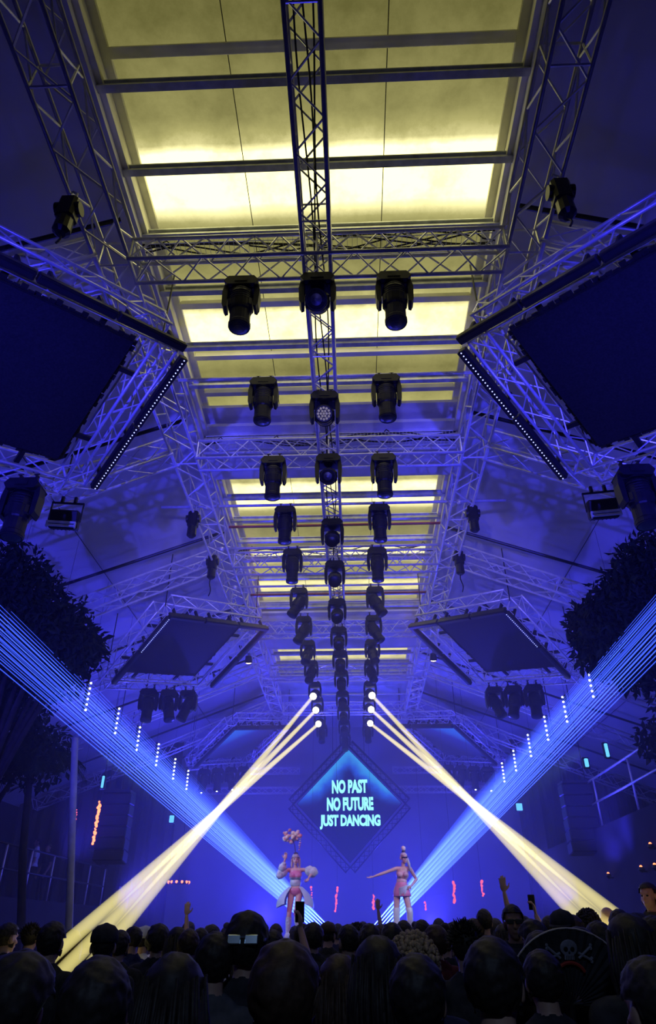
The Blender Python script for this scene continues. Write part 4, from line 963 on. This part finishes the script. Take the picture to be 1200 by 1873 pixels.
# ------------------------------------------------------------------ the two dancers on stage
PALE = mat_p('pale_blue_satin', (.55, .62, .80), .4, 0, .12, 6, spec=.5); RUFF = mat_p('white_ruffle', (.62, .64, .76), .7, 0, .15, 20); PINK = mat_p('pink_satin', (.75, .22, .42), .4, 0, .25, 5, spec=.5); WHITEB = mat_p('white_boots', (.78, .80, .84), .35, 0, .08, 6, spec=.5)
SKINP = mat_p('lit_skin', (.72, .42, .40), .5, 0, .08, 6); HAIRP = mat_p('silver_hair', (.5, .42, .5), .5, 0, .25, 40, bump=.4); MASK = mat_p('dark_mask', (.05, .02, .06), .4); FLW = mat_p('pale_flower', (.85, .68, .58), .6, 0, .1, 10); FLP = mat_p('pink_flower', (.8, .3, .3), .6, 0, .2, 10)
def fig():
    b = Body(); return b
def torso(b, lean=0.0, tw=0.0):
    L = lambda z: lean * (z - .98)
    b.ell('pelvis', (0, 0, .98), (.155, .115, .12)); b.ell('waist', (L(1.14), 0, 1.14), (.112, .085, .12)); b.ell('chest', (L(1.29), 0, 1.29), (.135, .10, .13)); b.ell('chest', (L(1.38), -.01, 1.38), (.13, .08, .08))
    for x in (-1, 1): b.ell('bust', (L(1.29) + x * .062, .085, 1.285), (.058, .05, .055))
    b.cap('chest', (L(1.42) - .14, -.01, 1.42), (L(1.42) + .14, -.01, 1.42), .045, .045); b.cap('neck', (L(1.42), -.015, 1.42), (L(1.56), 0, 1.57), .047, .043)
    return L
# --- dancer with puffed sleeves (local +y is towards the room)
b = fig(); L = torso(b, .02)
b.head((.01, .012, 1.64), M.Rotation(.12, 3, 'Z'))
b.leg((-.085, 0, .94), (-.04, .12, .52), (-.10, .02, .10), (-.10, .16, .04), .95); b.leg((.085, 0, .94), (.12, .05, .50), (.14, -.02, .10), (.17, .12, .04), .95)
# stage left of the picture is local +x after the half turn
b.arm((.17, 0, 1.42), (.33, .04, 1.30), (.24, .10, 1.62), .88); b.hand((.238, .10, 1.635), (-.15, 0, 1), (0, 1, 0), -1, .6, .02)
b.arm((-.17, 0, 1.42), (-.38, .02, 1.38), (-.30, .22, 1.24), .88); b.hand((-.295, .225, 1.225), (.3, .5, -.6), (0, 0, 1), 1, .7, .012)
b.finish('person_body', .0075)
def dancer(b, x, z, y, rz, label):
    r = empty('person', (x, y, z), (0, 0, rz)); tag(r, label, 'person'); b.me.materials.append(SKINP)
    o = bpy.data.objects.new('body', b.me); C.objects.link(o); adopt(o, r); return r
p1 = atY(542, 1562, 18.5)
r = dancer(b, p1.x, 1.6, 18.5, PI, 'dancer with fringed silver hair, puffed white sleeves and pale hip skirts, one arm raised')
r.scale = (1.14, 1.12, (p1.z - 1.6) / 1.76)
def part(me, name, mt, r): me.materials.append(mt); o = bpy.data.objects.new(name, me); C.objects.link(o); adopt(o, r); return o
part(b.garment('corset', b.is_('waist') | (b.is_('chest', 'bust') & (b.co[:, 2] < 1.26)), .012, .2, 20), 'corset', PALE, r)
part(b.garment('bodice', b.is_('chest', 'bust') & (b.co[:, 2] > 1.25) & (b.co[:, 2] < 1.40) , .010), 'bodice', PINK, r)
part(b.garment('briefs', b.is_('pelvis') & (b.co[:, 2] < 1.03) & (b.co[:, 2] > .88), .008), 'briefs', PINK, r)
part(b.garment('boots', (b.is_('shin', 'foot') & (b.co[:, 2] < .45)), .014, .6, 40), 'boots', RUFF, r)
part(b.garment('knee_pad', (b.is_('thigh', 'shin') & (b.co[:, 2] < .60) & (b.co[:, 2] > .47) & (b.co[:, 0] < 0)), .018), 'knee_pad', PINK, r)
h = b.hl; part(b.garment('hair', b.is_('head') & ((h[:, 1] < .02) | (h[:, 2] > .035)) & (h[:, 2] > -.09), .016, .5, 40), 'hair', HAIRP, r)
m = MB()
for x in (-1, 1): m.ball(b.hc + V((x * .085, -.02, -.10)), (.03, .045, .13), 12, 9, None, .3, 5)
m.build('side_locks', HAIRP, r, True)
m = MB()
for x in (-1, 1): m.ball(b.hc + b.hR @ V((x * .031, .080, .002)), (.017, .008, .010), 10, 6)
m.build('eyes', EYE, r); m = MB(); m.ball(b.hc + b.hR @ V((0, .098, -.066)), (.022, .008, .010), 10, 6); m.build('lips', LIP, r)
def puff(pts, rad, name, r):
    m = MB(); q = random.Random(4)
    for i in range(len(pts) - 1):
        for k in range(3):
            c_ = V(pts[i]).lerp(V(pts[i + 1]), k / 3); m.ball(c_, rad * (.85 + .25 * math.sin(k * 1.7 + i)), 16, 10, None, .28, 5)
    return m.build(name, RUFF, r, True)
puff([(.25, .02, 1.37), (.34, .04, 1.31), (.29, .07, 1.46), (.25, .10, 1.56)], .085, 'sleeve', r); puff([(-.27, .01, 1.40), (-.38, .03, 1.37), (-.345, .11, 1.31)], .10, 'sleeve', r)
for s in (-1, 1):                                              # stiff hip panels, wide at the bottom
    m = MB(); vs = []; fs = []; nu, nv = 10, 7
    for i in range(nu + 1):
        for j in range(nv + 1):
            a = -1.0 + 2.0 * i / nu; t = j / nv; rad = .15 + .26 * math.sin(t * 1.75) ; z = 1.06 - .36 * t - .10 * t * t * (1 - abs(a)); wv = .012 * math.sin(i * 2.2) * t
            vs.append(V((s * (rad + wv) * math.cos(a) * .98, (.10 + .20 * t) * math.sin(a) * 1.1, z)))
    for i in range(nu):
        for j in range(nv): k = i * (nv + 1) + j; fs.append((k, k + 1, k + nv + 2, k + nv + 1))
    m.add(vs, fs); m.add([v + V((-s * .008, 0, 0)) for v in vs], [f[::-1] for f in fs]); m.build('hip_skirt', PALE, r, True)
m = MB(); m.path([b.hc + V((0, -.02, .10)), b.hc + V((.03, -.02, .30)), b.hc + V((.07, -.02, .42))], .010, 6); m.ball(b.hc + V((.0, -.02, .13)), (.05, .05, .03), 12, 7); m.build('headdress_stem', MASK, r)
q = random.Random(2)
for nm, mt, n in (('headdress_flowers', FLW, 24), ('headdress_buds', FLP, 16)):
    m = MB()
    for k in range(n):
        a = q.uniform(.0, 2 * PI); rr_ = q.uniform(.0, 1.0) ** .5; m.ball(b.hc + V((.10 + .20 * rr_ * math.cos(a), q.uniform(-.08, .08), .52 + .145 * rr_ * math.sin(a))), q.uniform(.026, .056) * (1 if nm.endswith('flowers') else .8), 8, 6, None, .3, 4)
    for k in range(4): m.ball(b.hc + V((-.10 + .01 * k, 0, .36 - .05 * k + (.1 if nm.endswith('flowers') else .0))), .018, 7, 5)
    m.build(nm, mt, r, True)
# --- bare-armed dancer
b = fig(); L = torso(b, -.16)
b.head((L(1.60) - .005, .02, 1.64), M.Rotation(.35, 3, 'Z'))
b.leg((-.09, 0, .94), (-.16, .10, .52), (-.15, .0, .10), (-.16, .15, .04), 1.0); b.leg((.085, 0, .94), (.12, .03, .50), (.13, -.03, .10), (.16, .11, .04), 1.0)
sx = L(1.42)
b.arm((sx + .16, 0, 1.415), (sx + .40, .06, 1.33), (sx + .64, .12, 1.25), .85); b.hand((sx + .655, .124, 1.246), (1, .1, -.28), (0, .3, 1), 1, .35, .025)
b.arm((sx - .16, 0, 1.415), (sx - .29, -.10, 1.20), (sx - .17, .06, 1.06), .85); b.hand((sx - .16, .07, 1.05), (.7, .4, -.3), (0, -1, .3), 1, .5, .012)
b.finish('person_body', .0075)
p2 = atY(737, 1560, 18.5)
r = dancer(b, p2.x + .02 + L(1.6), 1.6, 18.5, PI, 'dancer with smooth pale topknot and dark eye band, one bare arm stretched out')
r.location.x = p2.x + L(1.6); r.scale = (1.12, 1.12, (p2.z - 1.6) / 1.75)
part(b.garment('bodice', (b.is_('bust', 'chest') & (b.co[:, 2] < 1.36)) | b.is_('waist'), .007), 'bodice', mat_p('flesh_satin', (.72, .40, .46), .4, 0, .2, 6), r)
m = MB(); m.lathe([(.115, 1.13), (.135, 1.08), (.165, 1.0), (.185, .92), (.20, .85), (.195, .845), (.18, .92), (.155, 1.02)], M.Translation((-.02, .0, 0)) @ M.Scale(.82, 4, (0, 1, 0)), 28, False)
m.build('skirt', PINK, r, True)
m = MB(); q = random.Random(6)
for k in range(9): m.path([(-.16 + .02 * k * .5, .11 + .01 * k, 1.08 - .02 * k), (-.06, .145, 1.03 - .022 * k), (.05, .15, 1.0 - .018 * k)], .012, 6)
m.build('skirt_drape', PALE, r, True)
part(b.garment('boots', (b.is_('shin', 'foot', 'thigh') & (b.co[:, 2] < .62)), .016, .2, 12), 'boots', WHITEB, r)
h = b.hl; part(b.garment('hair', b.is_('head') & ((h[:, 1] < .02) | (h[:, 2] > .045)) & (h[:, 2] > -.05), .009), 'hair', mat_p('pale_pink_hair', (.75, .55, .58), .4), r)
part(b.garment('eye_band', b.is_('head') & (h[:, 1] > .03) & (h[:, 2] < .026) & (h[:, 2] > -.018), .006), 'eye_band', MASK, r)
m = MB(); m.tube(b.hc + V((0, -.02, .12)), b.hc + V((0, -.02, .15)), .045, 14); m.build('hair_ring', MASK, r); m = MB(); m.ball(b.hc + V((.0, -.02, .205)), (.052, .052, .058), 14, 10, None, .12, 3); m.build('topknot', mat_p('topknot_hair', (.8, .6, .62), .5), r, True)
m = MB(); m.path([b.hc + V((-.07, -.03, 0)), b.hc + V((-.10, .03, -.13)), b.hc + V((-.12, .07, -.28))], .03, 8, [.03, .035, .01]); m.build('ponytail', mat_p('pale_tail', (.55, .55, .65), .5), r, True)

# ------------------------------------------------------------------ haze filling the far half of the hall
def haze():
    mt = bpy.data.materials.new('stage_haze'); mt.use_nodes = True; nt = mt.node_tree; nt.nodes.clear()
    o = nt.nodes.new('ShaderNodeOutputMaterial'); v = nt.nodes.new('ShaderNodeVolumeScatter')
    v.inputs['Color'].default_value = (.9, .9, 1, 1); v.inputs['Density'].default_value = .022; v.inputs['Anisotropy'].default_value = .25
    nt.links.new(v.outputs[0], o.inputs['Volume'])
    m = MB(); m.box((0, 19.4, 4.72), (24.6, 20.8, 9.3)); ob = m.build('haze', mt); ob['kind'] = 'stuff'; ob['label'] = 'thin blue stage haze filling the far half of the hall'; ob['category'] = 'haze'
haze()
